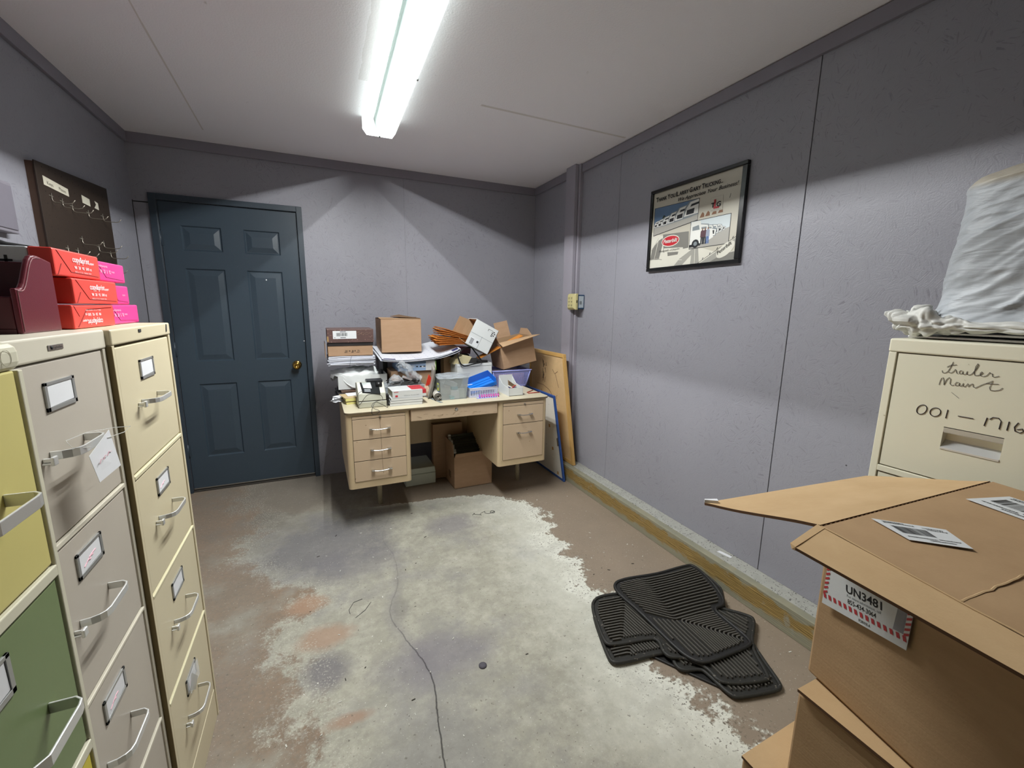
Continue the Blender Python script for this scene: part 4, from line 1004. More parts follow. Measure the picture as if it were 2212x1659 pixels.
PB=[(1.066,1.423),(1.127,1.470),(1.259,1.445),(1.450,1.330),(1.600,1.190),(1.690,1.083),(1.668,1.053),(1.530,.968),(1.463,.847),(1.439,.832),(1.268,.890),(1.283,.970),(1.231,1.039),(1.185,1.058),(1.180,1.091),(1.205,1.137),(1.195,1.165),(1.010,1.200),(.994,1.229)]
def hB(x,y): return .022+.004*noise.noise(V(x*5,y*5,2))
ribs=[]
for k in range(-2,19):
    q=V(1.085+.0118*k,1.225+.0135*k-.0*k); ribs.append([(q.x-.30,q.y+.05),(q.x-.012,q.y+.003),(q.x,q.y-.004),(q.x+.02*1,q.y-.35)])
for k in range(0,16): ribs.append([(1.31+.0165*k,1.08),(1.295+.0150*k,.86)])
for k in range(8): ribs.append([(1.545+.019*k,1.17),(1.585+.019*k,.95)])
b=mat_mesh(PB,hB,ribs).build('rubber_floor_mat',[m_rub2,m_rib]); tag(b,'dusty ribbed rubber car mat second from the top of the pile','floor mat',g)
PC=[(1.058,1.405),(.966,1.161),(.978,1.128),(1.190,1.100),(1.205,1.076),(1.180,1.005),(1.265,.978),(1.269,.949),(1.270,.845),(1.300,.832),(1.454,.795),(1.482,.812),(1.530,.92),(1.60,1.05),(1.50,1.20),(1.25,1.40),(1.12,1.43)]
def hC(x,y): return .010+.0015*noise.noise(V(x*5,y*5,5))
ribs=[]
for k in range(-2,19):
    q=V(1.060+.0118*k,1.150+.0135*k); ribs.append([(q.x-.30,q.y+.05),(q.x-.012,q.y+.003),(q.x,q.y-.004),(q.x+.02,q.y-.35)])
for k in range(0,16): ribs.append([(1.27+.0165*k,1.02),(1.255+.0150*k,.80)])
b=mat_mesh(PC,hC,ribs).build('rubber_floor_mat',[m_rub2,m_rib]); tag(b,'ribbed rubber car mat third from the top, sticking out to the lower left','floor mat',g)
PD=[(1.134,1.128),(1.147,1.098),(1.270,.899),(1.295,.866),(1.446,.882),(1.618,1.153),(1.748,1.283),(1.752,1.32),(1.755,1.465),(1.735,1.482),(1.47,1.40)]
b=mat_mesh(PD,lambda x,y:.0015+.018*max(0,min(1,(x-1.55)/.15))*max(0,min(1,(y-1.25)/.1)),[],rim=.005,th=.005).build('rubber_floor_mat',[m_rub,m_rib]); tag(b,'black rubber car mat at the bottom of the pile, only its edge showing','floor mat',g)
# ================================================================ FLOOR LITTER
b=MB(); p=[V(.869+.16*k/30+.012*math.sin(k*.9),2.512+.02*math.sin(k*.5)-.01*k/30,.0015) for k in range(22)]
p+=[V(1.01+.016*math.cos(a),2.50+.016*math.sin(a),.0025) for a in [k*.6 for k in range(22)]]
b.tube(p,.0012,5)
tag(b.build('loose_thread',M('dark_thread','242326',.8)),'dark curled wire on the floor in front of the desk','wire')
b=MB(); b.tube([(.055,1.85,.0012),(.052,1.88,.0015),(.075,1.925,.0015),(.115,1.935,.0012)],.0010,5)
tag(b.build('loose_thread',M('dark_thread_2','2b2a2c',.8)),'short bent dark wire on the floor left of the crack','wire')
b=MB(); b.tube([(.075,1.815,.002),(.12,1.85,.002),(.15,1.895,.002)],.0009,5)
tag(b.build('loose_thread',M('dark_thread_3','2b2a2c',.8)),'straight dark wire end on the floor left of the crack','wire')
b=MB(); b.lathe([(0,0),(.015,0),(.016,.003),(.006,.004),(0,.004)],12,T=Matrix.Translation((.505,1.345,.0)))
tag(b.build('flattened_gum',M('dark_gum','55525a',.8)),'flattened dark gum spot on the floor','gum spot')
rr=random.Random(11); b=MB()
for k in range(130):
    x=rr.uniform(-.25,1.7); y=rr.uniform(.9,2.75)
    if inside((x,y),PA) or inside((x,y),PB) or inside((x,y),PC): continue
    if k%3==0: x=rr.uniform(-.2,.35)
    if x>.6 and y>2.2 and False: continue
    r_=rr.uniform(.0012,.004); a=rr.uniform(0,6.3); l=rr.uniform(.8,2.4)*r_
    b.box(-l,l,-r_*.5,r_*.5,0,r_*.5,rr.choice((0,0,0,1)),T=Matrix.Translation((x,y,.0003))@Matrix.Rotation(a,4,'Z'))
o=b.build('floor_grit',[M('pale_grit','d4d3cb',.8),M('dark_grit','3a352f',.9)]); tag(o,'small bits of grit and paper strewn over the concrete floor','grit',kind='stuff')
# ================================================================ DESK
m_desk=M('tan_desk_enamel','ccb497',.42,var=.07,bump=.05,speck=(38,.74,'927354'))
m_dframe=M('cream_desk_frame','ceb894',.42,var=.07,bump=.05,speck=(50,.73,'9a8260'))
m_dtop=M('pale_laminate','c4bba2',.35,var=.06)
m_dedge=M('brown_edge_band','6d5e48',.45,var=.2,speck=(40,.7,'4d4030'))
t=thing('office_desk','tan steel double-pedestal office desk heaped with boxes and papers','desk',(.115,2.612,0))
DW,DD=1.375,.76
TOPZ=.750
def rrect(x0,x1,y0,y1,r,n=6):
    p=[]
    for cx,cy,a0 in ((x1-r,y1-r,0),(x0+r,y1-r,90),(x0+r,y0+r,180),(x1-r,y0+r,270)):
        for k in range(n+1): a=math.radians(a0+90*k/n); p.append((cx+r*math.cos(a),cy+r*math.sin(a)))
    return p
MB().prism(rrect(0,DW,-.006,DD,.035),'z',.748,TOPZ).build('desktop',m_dtop,t,bevel=.0008)
MB().prism(rrect(-.001,DW+.001,-.008,DD,.036),'z',.738,.748).build('edge_band',m_dedge,t,bevel=.001)
def pedestal(x0,x1,rows,zb=.266):
    p=MB(); p.prism(rrect(x0,x1,.006,DD-.01,.022),'z',zb,.738); 
    # carve is not needed: drawer faces sit proud of a dark seam line
    b=p.build('pedestal',m_dframe,t,bevel=.002)
    for (z0,z1,kind) in rows:
        a,c=x0+.037,x1-.032
        s=MB().box(a-.0015,c+.0015,.0045,.008,z0-.0015,z1+.0015).build('seam',m_dark,b)
        if kind=='board':
            q=MB().box(a,c,.001,.02,z0,z1).build('pull_out_board',m_desk,t,bevel=.001)
            xm=(a+c)/2+.005; MB().box(xm-.006,xm+.006,-.008,.001,(z0+z1)/2-.003,(z0+z1)/2+.003).build('board_tab',m_steel,q,bevel=.001)
            continue
        d=MB().box(a,c,.001,.02,z0,z1).build('drawer',m_desk,t,bevel=.0015)
        if kind: xm,zz,w_=kind; dh(d,xm,zz,w_)
def dh(d,xm,zz,w_):
    h=MB(); n=8; 
    pts=[V(xm+w_*(k/n-.5),-.020-.004*math.sin(PI*k/n),zz+(-.004*math.sin(PI*k/n))) for k in range(n+1)]
    h.tube(pts,.0045,8,flat=(1,.8))
    for s in (-1,1):
        X_=xm+s*w_*.5
        h.hexa([(X_-s*.012,.001,zz+.003),(X_+s*.012,.001,zz+.003),(X_+s*.012,.001,zz-.006),(X_-s*.012,.001,zz-.006)],[(X_-s*.008,-.024,zz+.004),(X_+s*.012,-.022,zz+.006),(X_+s*.010,-.022,zz-.003),(X_-s*.008,-.024,zz-.004)])
    h.build('handle',m_chrome,d,bevel=.001)
pedestal(.003,.383,[(.7065,.722,'board'),(.578,.7035,(.197,.642,.100)),(.4435,.5735,(.197,.510,.100)),(.313,.4395,(.198,.379,.100))])
pedestal(.982,1.364,[(.702,.722,'board'),(.572,.6985,(1.181,.637,.092)),(.313,.5680,(1.176,.507,.092))])
# dark crack line down the left drawers
MB().tube([(.2005,.0003,.720),(.199,.0003,.66),(.202,.0003,.58),(.203,.0003,.45),(.206,.0003,.37),(.207,.0003,.35)],.0009,4).build('drip_stain',M('drip_brown','5b4630',.8),t)
d=MB().box(.388,.976,.002,.03,.660,.736).build('drawer',m_desk,t,bevel=.004)
b=MB(); rr=random.Random(9)
for k in range(46):
    x=rr.uniform(.40,.96); z=rr.uniform(.665,.700)+.012*math.sin(x*20); L=rr.uniform(.004,.028)
    if rr.random()<.35: continue
    b.tube([(x,.0012,z),(x+L*.5,.0012,z+rr.uniform(-.003,.004)),(x+L,.0012,z+rr.uniform(-.004,.007))],rr.uniform(.0003,.0007),4)
b.build('scratches',M('bare_metal_scratch','6f5a3f',.6),d)
T=Matrix.Translation((.683,.002,.7155))@Matrix.Rotation(PI/2,4,'X')
MB().lathe([(0,.004),(.009,.004),(.010,.003),(.010,0)],20,T=T).box(-.001,.001,-.004,.004,.004,.0045,T=T).build('lock',m_chrome,d)
MB().box(.383,.982,.03,.04,.672,.738).build('apron',m_desk,t)
MB().box(.383,.982,.68,.692,.290,.738).build('modesty_panel',m_dframe,t)
# legs under each pedestal
m_leg=M('chipped_leg','b0a68c',.5,var=.35,vs=20,speck=(70,.62,'77706a'))
for x in (.215,1.285):
    for y in (.32,.66):
        MB().cyl((x,y,.266),(x,y,.0),.019,18,r2=.015).build('leg',m_leg,t)
# ---------------------------------------------------------------- helpers for the clutter
m_kraft=card_mat('kraft_carton','9b7d5f','b3947a')
m_kraft_in=card_mat('kraft_carton_inside','94765a','b39675')
m_wcard=M('white_carton','cfd2d2',.55,var=.05)
TH=.003
def carton(name,label,cat,L,W,H,loc,rot,mat,mat_in,flaps=(),group=None,cut=None):
    """open-topped carton, local base centred at origin. flaps: (side, length, angle, width factor)
    side 0:-y 1:+x 2:+y 3:-x; angle 0 = upright, 90 = folded out flat"""
    t=thing(name,label,cat,loc,group=group,rot=rot)
    b=MB(); x,y=L/2,W/2
    b.box(-x,x,-y,-y+TH,0,H).box(-x,x,y-TH,y,0,H).box(-x,-x+TH,-y+TH,y-TH,0,H).box(x-TH,x,-y+TH,y-TH,0,H)
    b.box(-x,x,-y,y,0,TH)
    b.box(-x+TH,x-TH,-y+TH,-y+TH+.0008,TH,H,1).box(-x+TH,x-TH,y-TH-.0008,y-TH,TH,H,1).box(-x+TH,-x+TH+.0008,-y+TH,y-TH,TH,H,1).box(x-TH-.0008,x-TH,-y+TH,y-TH,TH,H,1)
    b.build('carton_walls',[mat,mat_in],t)
    for (side,ln,ang,wf) in flaps:
        a=math.radians(ang)
        wd=(x if side in (0,2) else y)*wf
        # flap in its own frame: hinge at origin along u, rises in +z, folds outward
        f=MB().box(-wd,wd,0,TH,0,ln)
        M0={0:Matrix.Translation((0,-y,H)),1:Matrix.Translation((x,0,H))@Matrix.Rotation(PI/2,4,'Z'),2:Matrix.Translation((0,y,H))@Matrix.Rotation(PI,4,'Z'),3:Matrix.Translation((-x,0,H))@Matrix.Rotation(-PI/2,4,'Z')}[side]
        Tm=M0@Matrix.Rotation(a,4,'X')
        g2=MB(); g2.v=[tuple(Tm@V(*p)) for p in f.v]; g2.f=f.f; g2.mi=f.mi; g2.sm=f.sm
        g2.build('flap',mat_in if ang>100 else mat,t)
    return t
def slab(name,label,cat,x,y,z,L,W,h,mat,rz=0,rot=None,group=None,bevel=.0008,wave=0,seed=0,lab=None):
    """one flat thing (envelope, pad, book cover...) centred on x,y with its bottom at z"""
    b=MB()
    if wave:
        nx,ny=10,6
        def g(s): return lambda u,v:V((u-.5)*L,(v-.5)*W,s+wave*noise.noise(V(u*2.2,v*2.2,seed*3.7)))
        b.grid(g(h),nx,ny,smooth=False); b.grid(g(0),nx,ny,smooth=False)
        k=nx+1; N=k*(ny+1)
        edge=[i for i in range(k)]+[k*(j+1)+nx for j in range(ny)]+[k*ny+nx-1-i for i in range(nx)]+[k*(ny-1-j) for j in range(ny-1)]
        for a,c in zip(edge,edge[1:]+edge[:1]): b.f.append([a,c,N+c,N+a]); b.mi.append(0); b.sm.append(False)
    else: b.box(-L/2,L/2,-W/2,W/2,0,h)
    o=b.build(name,mat,None,bevel=0 if wave else bevel)
    o.location=(x,y,z); o.rotation_euler=rot if rot else (0,0,rz)
    tag(o,label,cat,group); return o
Z0=TOPZ+.0003
# ================================================================ ON THE DESK, left pile
m_env=M('white_envelope','c9ccd6',.7,var=.06); m_yel=M('yellow_pad','d6cf83',.7,var=.06); m_man=M('manila','b8a27a',.7,var=.06)
m_bindk=M('dark_binder','2a2627',.45,var=.2)
# magazines and binders at the base
cols=[m_bindk,M('grey_magazine','9c999a',.4,var=.2),m_bindk,M('brown_folder','5a4438',.6,var=.2)]
labs=['dark binder at the bottom of the left pile','grey magazine on the lowest dark binder','dark binder under the brown folder','brown folder under the white box']
z=Z0
for i in range(4):
    h=.013 if i!=1 else .009
    slab('binder' if i in(0,2) else ('magazine' if i==1 else 'folder'),labs[i],['binder','magazine','binder','folder'][i],.235+.012*(i%2),3.16+.01*i,z,.300-.012*i,.24,h,cols[i],rz=.04*(i-1)); z+=h+.0004
zb=z
# frayed papers sticking out at the left
g='loose white papers sticking out left of the desk'
for i in range(6):
    slab('loose_paper','crumpled white paper sheet sticking out at the left edge of the desk','paper',.103+.008*(i%3),2.985+.004*i,Z0+.0045*i,.09,.075,.0006,m_white,rz=.5+.3*i,group=g,wave=.006,seed=i)
# white tray box with a film bag over it
t=carton('white_box','open white box under the crumpled film in the left pile','box',.325,.255,.098,(.272,3.225,zb+.0005),(0,0,.0),m_wcard,m_wcard)
def film(cx,cy,cz,rx,ry,rz_,seed,mat,name,label,cat,sag,nu=56,nv=36,parent=None):
    def g(u,v):
        a=u*2*PI; k=v
        R=V(rx*math.cos(a),ry*math.sin(a),0)
        rad=min(1,k*1.6)
        n=noise.fractal(V(math.cos(a)*2.2*rad,math.sin(a)*2.2*rad,k*2+seed),.8,2.1,5)
        zz=rz_*(1-rad**3) if k<.62 else -sag(a)*((k-.62)/.38)
        p=V(cx,cy,cz)+R*(rad+.05*n)+V(0,0,zz+.022*n)
        return p
    b=MB(); b.grid(g,nu,nv); o=b.build(name,mat,parent,solid=.0006)
    if not parent: tag(o,label,cat)
    return o
m_film=M('milky_film','e4e8e8',.75,var=.08,vs=12,bump=.3,bs=40)
film(.232,3.205,zb+.108,.165,.125,.030,3.1,m_film,'plastic_sheet','crumpled translucent white plastic film draped over the white box','plastic film',lambda a:.045+.050*max(0,math.sin(-a+ .9))+.02*math.sin(3*a))
# stack of white envelopes with a band
g='white envelopes banded in a stack on the left pile'; z=.972
zz=z
for i in range(9):
    h=.0062
    slab('white_envelope','white envelope in the banded stack below the brown box','envelope',.205+.006*math.sin(i*2.4),3.19+.004*math.cos(i*1.7),zz,.300-.01*(i%3==1),.225,h,m_env,rz=.03*math.sin(i*1.9),group=g,wave=.004,seed=i); zz+=h+.0006
b=MB(); b.tube([(.205,3.074,zz+.003),(.195,3.068,zz-.02),(.190,3.066,z+.01),(.188,3.072,z-.005)],.0009,5)
tag(b.build('rubber_band',M('blue_band','3b425e',.7)),'dark rubber band around the white envelope stack','rubber band')
ze=zz+.004
# kraft carton printed upside down, brown box on top
t=thing('cardboard_box','small kraft carton printed 12 x 8 x 10 upside down, under the brown box','cardboard box',(.204,3.215,ze))
MBx(-.146,.142,-.125,.125,0,.068).build('carton_body',m_kraft,t,bevel=.002)
text('printed_size','12" x 8" x 10"',m_ink,t,(.055,-.1255,.038),(-1,0,0),(0,0,-1),.024,.098,bold=.01)
MBx(-.163,-.160,-.12,.12,-.01,.085).build('side_flap',m_kraft,t)
z=ze+.0685
t=thing('shoe_box','reddish brown box with a white barcode label on top of the left pile','box',(.204,3.205,z))
m_rb=M('reddish_brown_print','5c4541',.5,var=.3,vs=22,speck=(90,.64,'8d7468'))
MBx(-.144,.146,-.118,.12,0,.108).build('box_body',M('dark_box_inside','211c1c',.6),t,bevel=.001)
lid=MBx(-.147,.149,-.124,.125,.022,.112).build('box_lid',m_rb,t,bevel=.002)
MBx(-.110,.038,-.1250,-.1242,.048,.101).build('barcode_label',m_lab,t)
rr=random.Random(4); b=MB(); x=-.088
while x<-.02: w_=rr.choice((.0015,.003)); b.box(x,x+w_,-.1255,-.1250,.066,.088); x+=w_+.002
for (a,c,zq) in ((-.065,-.028,.093),(-.064,-.030,.054),(-.102,-.096,.054)): b.box(a,c,-.1255,-.125,zq,zq+.004)
b.build('barcode_print',m_ink,t)
b=MB()
for k in range(3): b.tube([(.05+.028*k+.012*math.cos(a),-.1248,.082+.007*math.sin(a)) for a in [j*PI/5 for j in range(10)]],.0009,4,closed=True)
b.build('scroll_ornament',M('gilt_print','8d7565',.5),t)
MBx(-.147,-.138,-.1246,-.1238,.03,.065).build('corner_print',M('ochre_print','a98a5c',.5),t)
# yellow pads and manila
g='notepads in front of the left pile'
slab('notepad','yellow notepad at the desk front left, lowest','notepad',.190,2.93,Z0,.115,.15,.012,m_yel,rz=.12,group=g)
slab('notepad','brown-backed pad above the lowest yellow notepad','notepad',.185,2.935,Z0+.0125,.12,.15,.006,M('brown_pad_back','75604c',.7),rz=.16,group=g)
slab('notepad','yellow notepad below the manila envelope','notepad',.188,2.93,Z0+.019,.115,.15,.018,m_yel,rz=.1,group=g)
slab('manila_envelope','worn manila envelope on the yellow notepads','envelope',.182,2.935,Z0+.0375,.125,.15,.004,m_man,rz=.2,group=None)
slab('printed_slip','white printed slip on the manila envelope','paper slip',.20,2.96,Z0+.042,.10,.10,.003,m_white,rz=.1)
# label printer
t=thing('label_printer','putty-coloured label printer with a dark sloped display','label printer',(.205,2.706,Z0),.02)
m_putp=M('putty_plastic','b9b9aa',.4,var=.04); m_disp=M('smoky_display','0e1113',.6,spec=.1)
MB().prism([(0,0),(.168,0),(.168,.145),(.0,.165)],'z',0,.040).build('base_housing',m_putp,t,bevel=.006,seg=3)
MBx(.004,.164,.003,.14,.040,.044).build('shadow_gap',m_black,t)
def wedge(x0,x1,prof,mat,nm): return MB().prism(prof,'x',x0,x1).build(nm,mat,t,bevel=.004,seg=2)
wedge(0,.165,[(.0,.044),(.155,.044),(.155,.140),(.085,.150),(.012,.088)],m_putp,'upper_housing')
def slope(u,v,k): # u along x, v up slope
    y=.012+(.085-.012)*v; z=.088+(.150-.088)*v; return V(.165*u,y-.65*k,z+.75*k)
b=MB(); b.hexa([slope(.16,.08,.0),slope(.80,-.12,.0),slope(.80,.95,.0),slope(.12,.95,.0)],[slope(.16,.08,.004),slope(.80,-.12,.004),slope(.80,.95,.004),slope(.12,.95,.004)]); b.build('display_panel',m_disp,t,bevel=.001)
b=MB(); b.hexa([slope(.22,.45,.0045),slope(.52,.38,.0045),slope(.50,.92,.0045),slope(.18,.92,.0045)],[slope(.22,.45,.0052),slope(.52,.38,.0052),slope(.50,.92,.0052),slope(.18,.92,.0052)]); b.build('screen_window',M('green_grey_lcd','5e6a66',.15),t)
b=MB(); 
for k in range(2): b.hexa([slope(.24,.16+.12*k,.0045),slope(.46,.12+.12*k,.0045),slope(.46,.18+.12*k,.0045),slope(.24,.22+.12*k,.0045)],[slope(.24,.16+.12*k,.0053),slope(.46,.12+.12*k,.0053),slope(.46,.18+.12*k,.0053),slope(.24,.22+.12*k,.0053)])
b.build('model_print',m_trkg,t)
MBx(.060,.160,.075,.150,.140,.160).build('roll_cover',M('black_roll_cover','202326',.3),t,bevel=.004)
T=Matrix.Translation((.128,.04,.12)); MB().cyl((.112,.06,.132),(.150,.06,.132),.018,16).build('paper_roll',m_black,t)
# its black cord
b=MB(); P_=[(.235,2.72,.86),(.205,2.70,.845),(.192,2.70,.80),(.197,2.705,.775),(.215,2.700,.752+.03),(.26,2.695,.835),(.33,2.70,.83),(.345,2.69,.80),(.30,2.66,.795),(.275,2.625,.765),(.268,2.598,.752),(.272,2.592,.735),(.30,2.594,.738),(.312,2.602,.752),(.29,2.64,.757),(.275,2.66,.77),(.30,2.68,.79),(.35,2.68,.765),(.37,2.675,.753),(.38,2.70,.77),(.40,2.72,.80)]
def spline(P_,n=8):
    out=[]; P_=[V(*p) for p in P_]
    for i in range(len(P_)-1):
        p0=P_[max(0,i-1)];p1=P_[i];p2=P_[i+1];p3=P_[min(len(P_)-1,i+2)]
        for k in range(n):
            s=k/n; out.append(.5*((2*p1)+(-p0+p2)*s+(2*p0-5*p1+4*p2-p3)*s*s+(-p0+3*p1-3*p2+p3)*s**3))
    out.append(P_[-1]); return out
b.tube(spline(P_),.0016,6); tag(b.build('looped_cable',m_black),'thin black cord looping over the desk front edge by the label printer','cord')
# ================================================================ middle of the desk
# books
m_pages=M('book_pages','cfccb8',.8,var=.1,stretch=(1,1,30),vs=30); m_cov=M('white_cover','d2d4d4',.35)
def book(x,y,z,L,W,h,rz,label,group,cover=None):
    t=thing('paperback_book',label,'book',(x,y,z),rz,group)
    MBx(-L/2+.003,L/2-.003,-W/2+.002,W/2-.004,.001,h-.001).build('page_block',m_pages,t)
    c=cover or m_cov
    MBx(-L/2,L/2,-W/2,W/2,0,.0012).box(-L/2,L/2,-W/2,W/2,h-.0012,h).box(-L/2,L/2,-W/2,-W/2+.0012,0,h).build('cover',c,t)
    return t
g='books stacked beside the label printer'
z=Z0
for i,(h,L) in enumerate(((.017,.205),(.016,.205),(.016,.200))):
    book(.492+.002*i,2.775,z,L,.16,h,.01*(i-1),['white paperback at the bottom of the book stack','white paperback second from the bottom of the book stack','white paperback just under the red-and-white manual'][i],g); z+=h+.0004
t=book(.512,2.785,z,.215,.17,.044,.03,'thick white and red software manual on top of the book stack',g)
m_r=M('manual_red','b8323a',.4)
MBx(.085,.108,-.0856,.085,.02,.0446).box(.02,.108,-.06,.085,.0442,.0448).build('red_band',m_r,t)
MBx(-.090,-.074,-.0858,-.085,.006,.018).build('red_logo_block',m_r,t)
text('spine_lettering','Solidworks  Premium 2000',m_trkg,t,(-.035,-.0856,.010),(1,0,0),(0,0,1),.009,.095)
MBx(-.098,-.070,-.0858,-.085,.036,.039).build('spine_title',m_r,t)
slab('phone_charger','black plastic charger block between printer and books','charger',.376,2.745,Z0,.028,.045,.072,m_black,bevel=.003)
# clear tub full of cables
m_tub=clear('clear_tub_plastic','c5cdd4',.42)
def tub(name,label,cat,x0,x1,y0,y1,z0,z1,mat,taper=.012,rim=.008,open_=True):
    t=thing(name,label,cat,((x0+x1)/2,(y0+y1)/2,z0)); a,b_=(x1-x0)/2,(y1-y0)/2; h=z1-z0; w=.002
    q=MB(); lo=[(-a+taper,-b_+taper,0),(a-taper,-b_+taper,0),(a-taper,b_-taper,0),(-a+taper,b_-taper,0)]; hi=[(-a,-b_,h),(a,-b_,h),(a,b_,h),(-a,b_,h)]
    li=[(p[0]*.975,p[1]*.975,.002) for p in lo]; hi2=[(p[0]*.98,p[1]*.98,h) for p in hi]
    for i in range(4):
        j=(i+1)%4; q.add([lo[i],lo[j],hi[j],hi[i],li[i],li[j],hi2[j],hi2[i]],[(0,1,2,3),(5,4,7,6),(3,2,6,7),(0,4,5,1)])
    q.add(lo,[(3,2,1,0)]); q.build('tub_wall',mat,t)
    r=MB(); r.tube([(-a,-b_,h),(a,-b_,h),(a,b_,h),(-a,b_,h)],rim*.5,8,closed=True); r.build('rim',mat,t)
    return t
tub('clear_tub','clear plastic tub of tangled cables behind the books','storage tub',.385,.655,2.880,3.035,Z0+.0,.842,m_tub)
b=MB(); rr=random.Random(5)
m_cab=M('black_cable','1b1b1d',.5)
pts=[]
for k in range(40): pts.append((.50+rr.uniform(-.09,.12),2.985+rr.uniform(-.06,.06),.765+.09*min(1,k/30)+rr.uniform(-.01,.015)))
b.tube(spline(pts,7),.0028,6); tag(b.build('cable_tangle',m_cab),'tangled black cables heaped in the clear tub','cable')
slab('power_brick','flat black power adapter lying on the cables','power adapter',.575,2.98,.853,.125,.06,.018,m_black,rz=-.05,bevel=.004)
slab('power_brick','grey metal-faced adapter leaning on the cables','power adapter',.548,2.955,.874,.07,.022,.016,m_alu,rot=(.0,.42,.2),bevel=.002)
m_zip=clear('clear_bag_film','d5dbe0',.33,.08)
def zipfn(u,v):
    # limp bag: neck at the upper left, body falling to the right
    cx=.497+(.16*v); cz=.975-.085*min(1,v*1.9)+.022*math.sin(v*5); r=.020+.045*math.sin(PI*min(1,v*1.05))**.8+.006
    a=u*2*PI; n=noise.fractal(V(math.cos(a)*1.5,math.sin(a)*1.5,v*4),.8,2.2,5)
    return V(cx+.02*n,2.99+math.cos(a)*(r*.9)+.012*n,cz+math.sin(a)*r*(.62)+.014*n)
b=MB(); b.grid(zipfn,40,46); tag(b.build('clear_plastic_bag',m_zip),'crumpled clear plastic bag over the cable tub','plastic bag')
def zipfn2(u,v):
    cx=.425+.10*v; r=.035*math.sin(PI*min(1,.12+v*.86))+.006; a=u*2*PI; n=noise.fractal(V(math.cos(a)*1.5,math.sin(a)*1.5,v*4+9),.8,2.2,5)
    return V(cx+.012*n,2.955+math.cos(a)*r+.01*n,.862+.02*math.sin(PI*v)+math.sin(a)*r*.8+.01*n)
b=MB(); b.grid(zipfn2,32,30); tag(b.build('clear_plastic_bag',m_zip),'small clear bag of cables at the left end of the tub','plastic bag')
# kraft carton with the envelope box on top
t=thing('cardboard_box','kraft carton standing behind the cable tub','cardboard box',(.603,3.175,Z0))
MBx(-.145,.145,-.125,.125,0,.168).build('carton_body',m_kraft,t,bevel=.002)
t=thing('envelope_box','blue and white box of envelopes under the calendars','box',(.640,3.170,.9195))
m_eb=M('envelope_box_blue','94afd0',.4,var=.1)
MBx(-.137,.06,-.140,.13,0,.066).build('blue_half',m_eb,t)
MBx(.06,.130,-.140,.13,0,.066).build('white_half',m_wcard,t)
MBx(.130,.137,-.140,.13,0,.066).build('green_side',M('leaf_green','6d9a3f',.5),t)
MBx(-.137,.062,-.1412,-.140,.052,.066).build('dark_band',M('slate_band','4d6a80',.4),t)
text('box_lettering','ENVELOPES',m_white,t,(-.105,-.1402,.024),(1,0,0),(0,0,1),.024,.085,bold=.01)
b=MB()
for k in range(3): b.box(-.010+.026*k,.004+.026*k,-.1408,-.140,.026,.034)
b.build('size_marks',m_ink,t)
MBx(.03,.055,-.1408,-.140,.022,.032).build('count_patch',m_white,t)
# a shelf of calendars and posters lying over the boxes
m_cal=M('calendar_sheet','cbced6',.5,var=.04); m_navy=M('navy_print','2b2f5c',.5)
g='large printed calendars lying under the big carton'
def calendar(i,ox,oy,rz,label):
    L,W=.56,.42
    def f(s):
        def q(u,v):
            bend=.052*(2*u-1)**2*(.4+.6*u)+.055*v-.012*math.cos(PI*u)
            return V((u-.5)*L,(v-.5)*W,s+bend-.006*noise.noise(V(u*3,v*3,i)))
        return q
    t=thing('wall_calendar',label,'calendar',(.668+ox,3.215+oy,.990+.0052*i),rz,g)
    b=MB(); b.grid(f(.0024),24,12,smooth=True); b.grid(f(0),24,12)
    for e in ((0,None),(1,None),(None,0),(None,1)):
        P1=[]; N=24
        for k in range(N+1):
            u=k/N if e[0] is None else e[0]; v=k/N if e[1] is None else e[1]; P1.append((u,v))
        top=[f(.0024)(*p) for p in P1]; bot=[f(0)(*p) for p in P1]; b.add(top+bot,[(k,k+1,N+2+k,N+1+k) for k in range(N)])
    b.build('sheet',m_cal,t)
    h=f(.0029)
    p=MB()
    def cell(u0,u1,v0,v1,m):
        n=6; 
        for k in range(n):
            a=u0+(u1-u0)*k/n; c=u0+(u1-u0)*(k+1)/n; p.add([h(a,v0),h(c,v0),h(c,v1),h(a,v1)],[(0,1,2,3)],m)
    cell(.015,.16,.01,.075,0); cell(.90,.985,.01,.10,0)
    if i==3:
        for k in range(9):
            for j in range(7):
                if 0<=k: cell(.15+.085*k,.165+.085*k,.10+.11*j,.112+.11*j,1)
                cell(.155+.085*k,.215+.085*k,.085+.11*j,.088+.11*j,2)
        cell(.40,.48,.03,.045,1)
    p.build('printing',[m_navy,M('violet_digit_print','7f83b8',.6),M('pale_grid_print','a9acc4',.6)],t)
for i,(ox,oy,rz,lb) in enumerate(((.012,.0,.02,'lowest large white calendar under the big carton'),(-.014,-.006,.035,'second large white calendar from the bottom'),(.006,.004,.05,'third large white calendar from the bottom'),(-.002,-.002,.045,'topmost large calendar with printed numbers under the big carton'))): calendar(i,ox,oy,rz,lb)
# the big carton
t=thing('cardboard_box','plain square kraft carton standing on the calendars, highest on the desk','cardboard box',(.557,3.15,1.044))
b=MB(); b.box(-.143,.143,0,.295,0,.238).build('carton_body',m_kraft,t,bevel=.002)
panel((-.143,0,.240),(.143,0,.240),(.143,.14,.246),(-.143,.14,.248),th=.003,amp=.002).build('top_flap',[m_kraft_in,m_edge],t)
panel((-.143,.295,.240),(.143,.295,.240),(.143,.155,.250),(-.143,.155,.246),th=.003,amp=.002).build('top_flap',[m_kraft_in,m_edge],t)
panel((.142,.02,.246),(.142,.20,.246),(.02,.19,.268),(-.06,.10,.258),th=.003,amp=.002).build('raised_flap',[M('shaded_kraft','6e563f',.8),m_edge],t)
MBx(-.1445,-.1435,.030,.075,.030,.075).build('printed_square',M('brown_print','7a6048',.7),t)
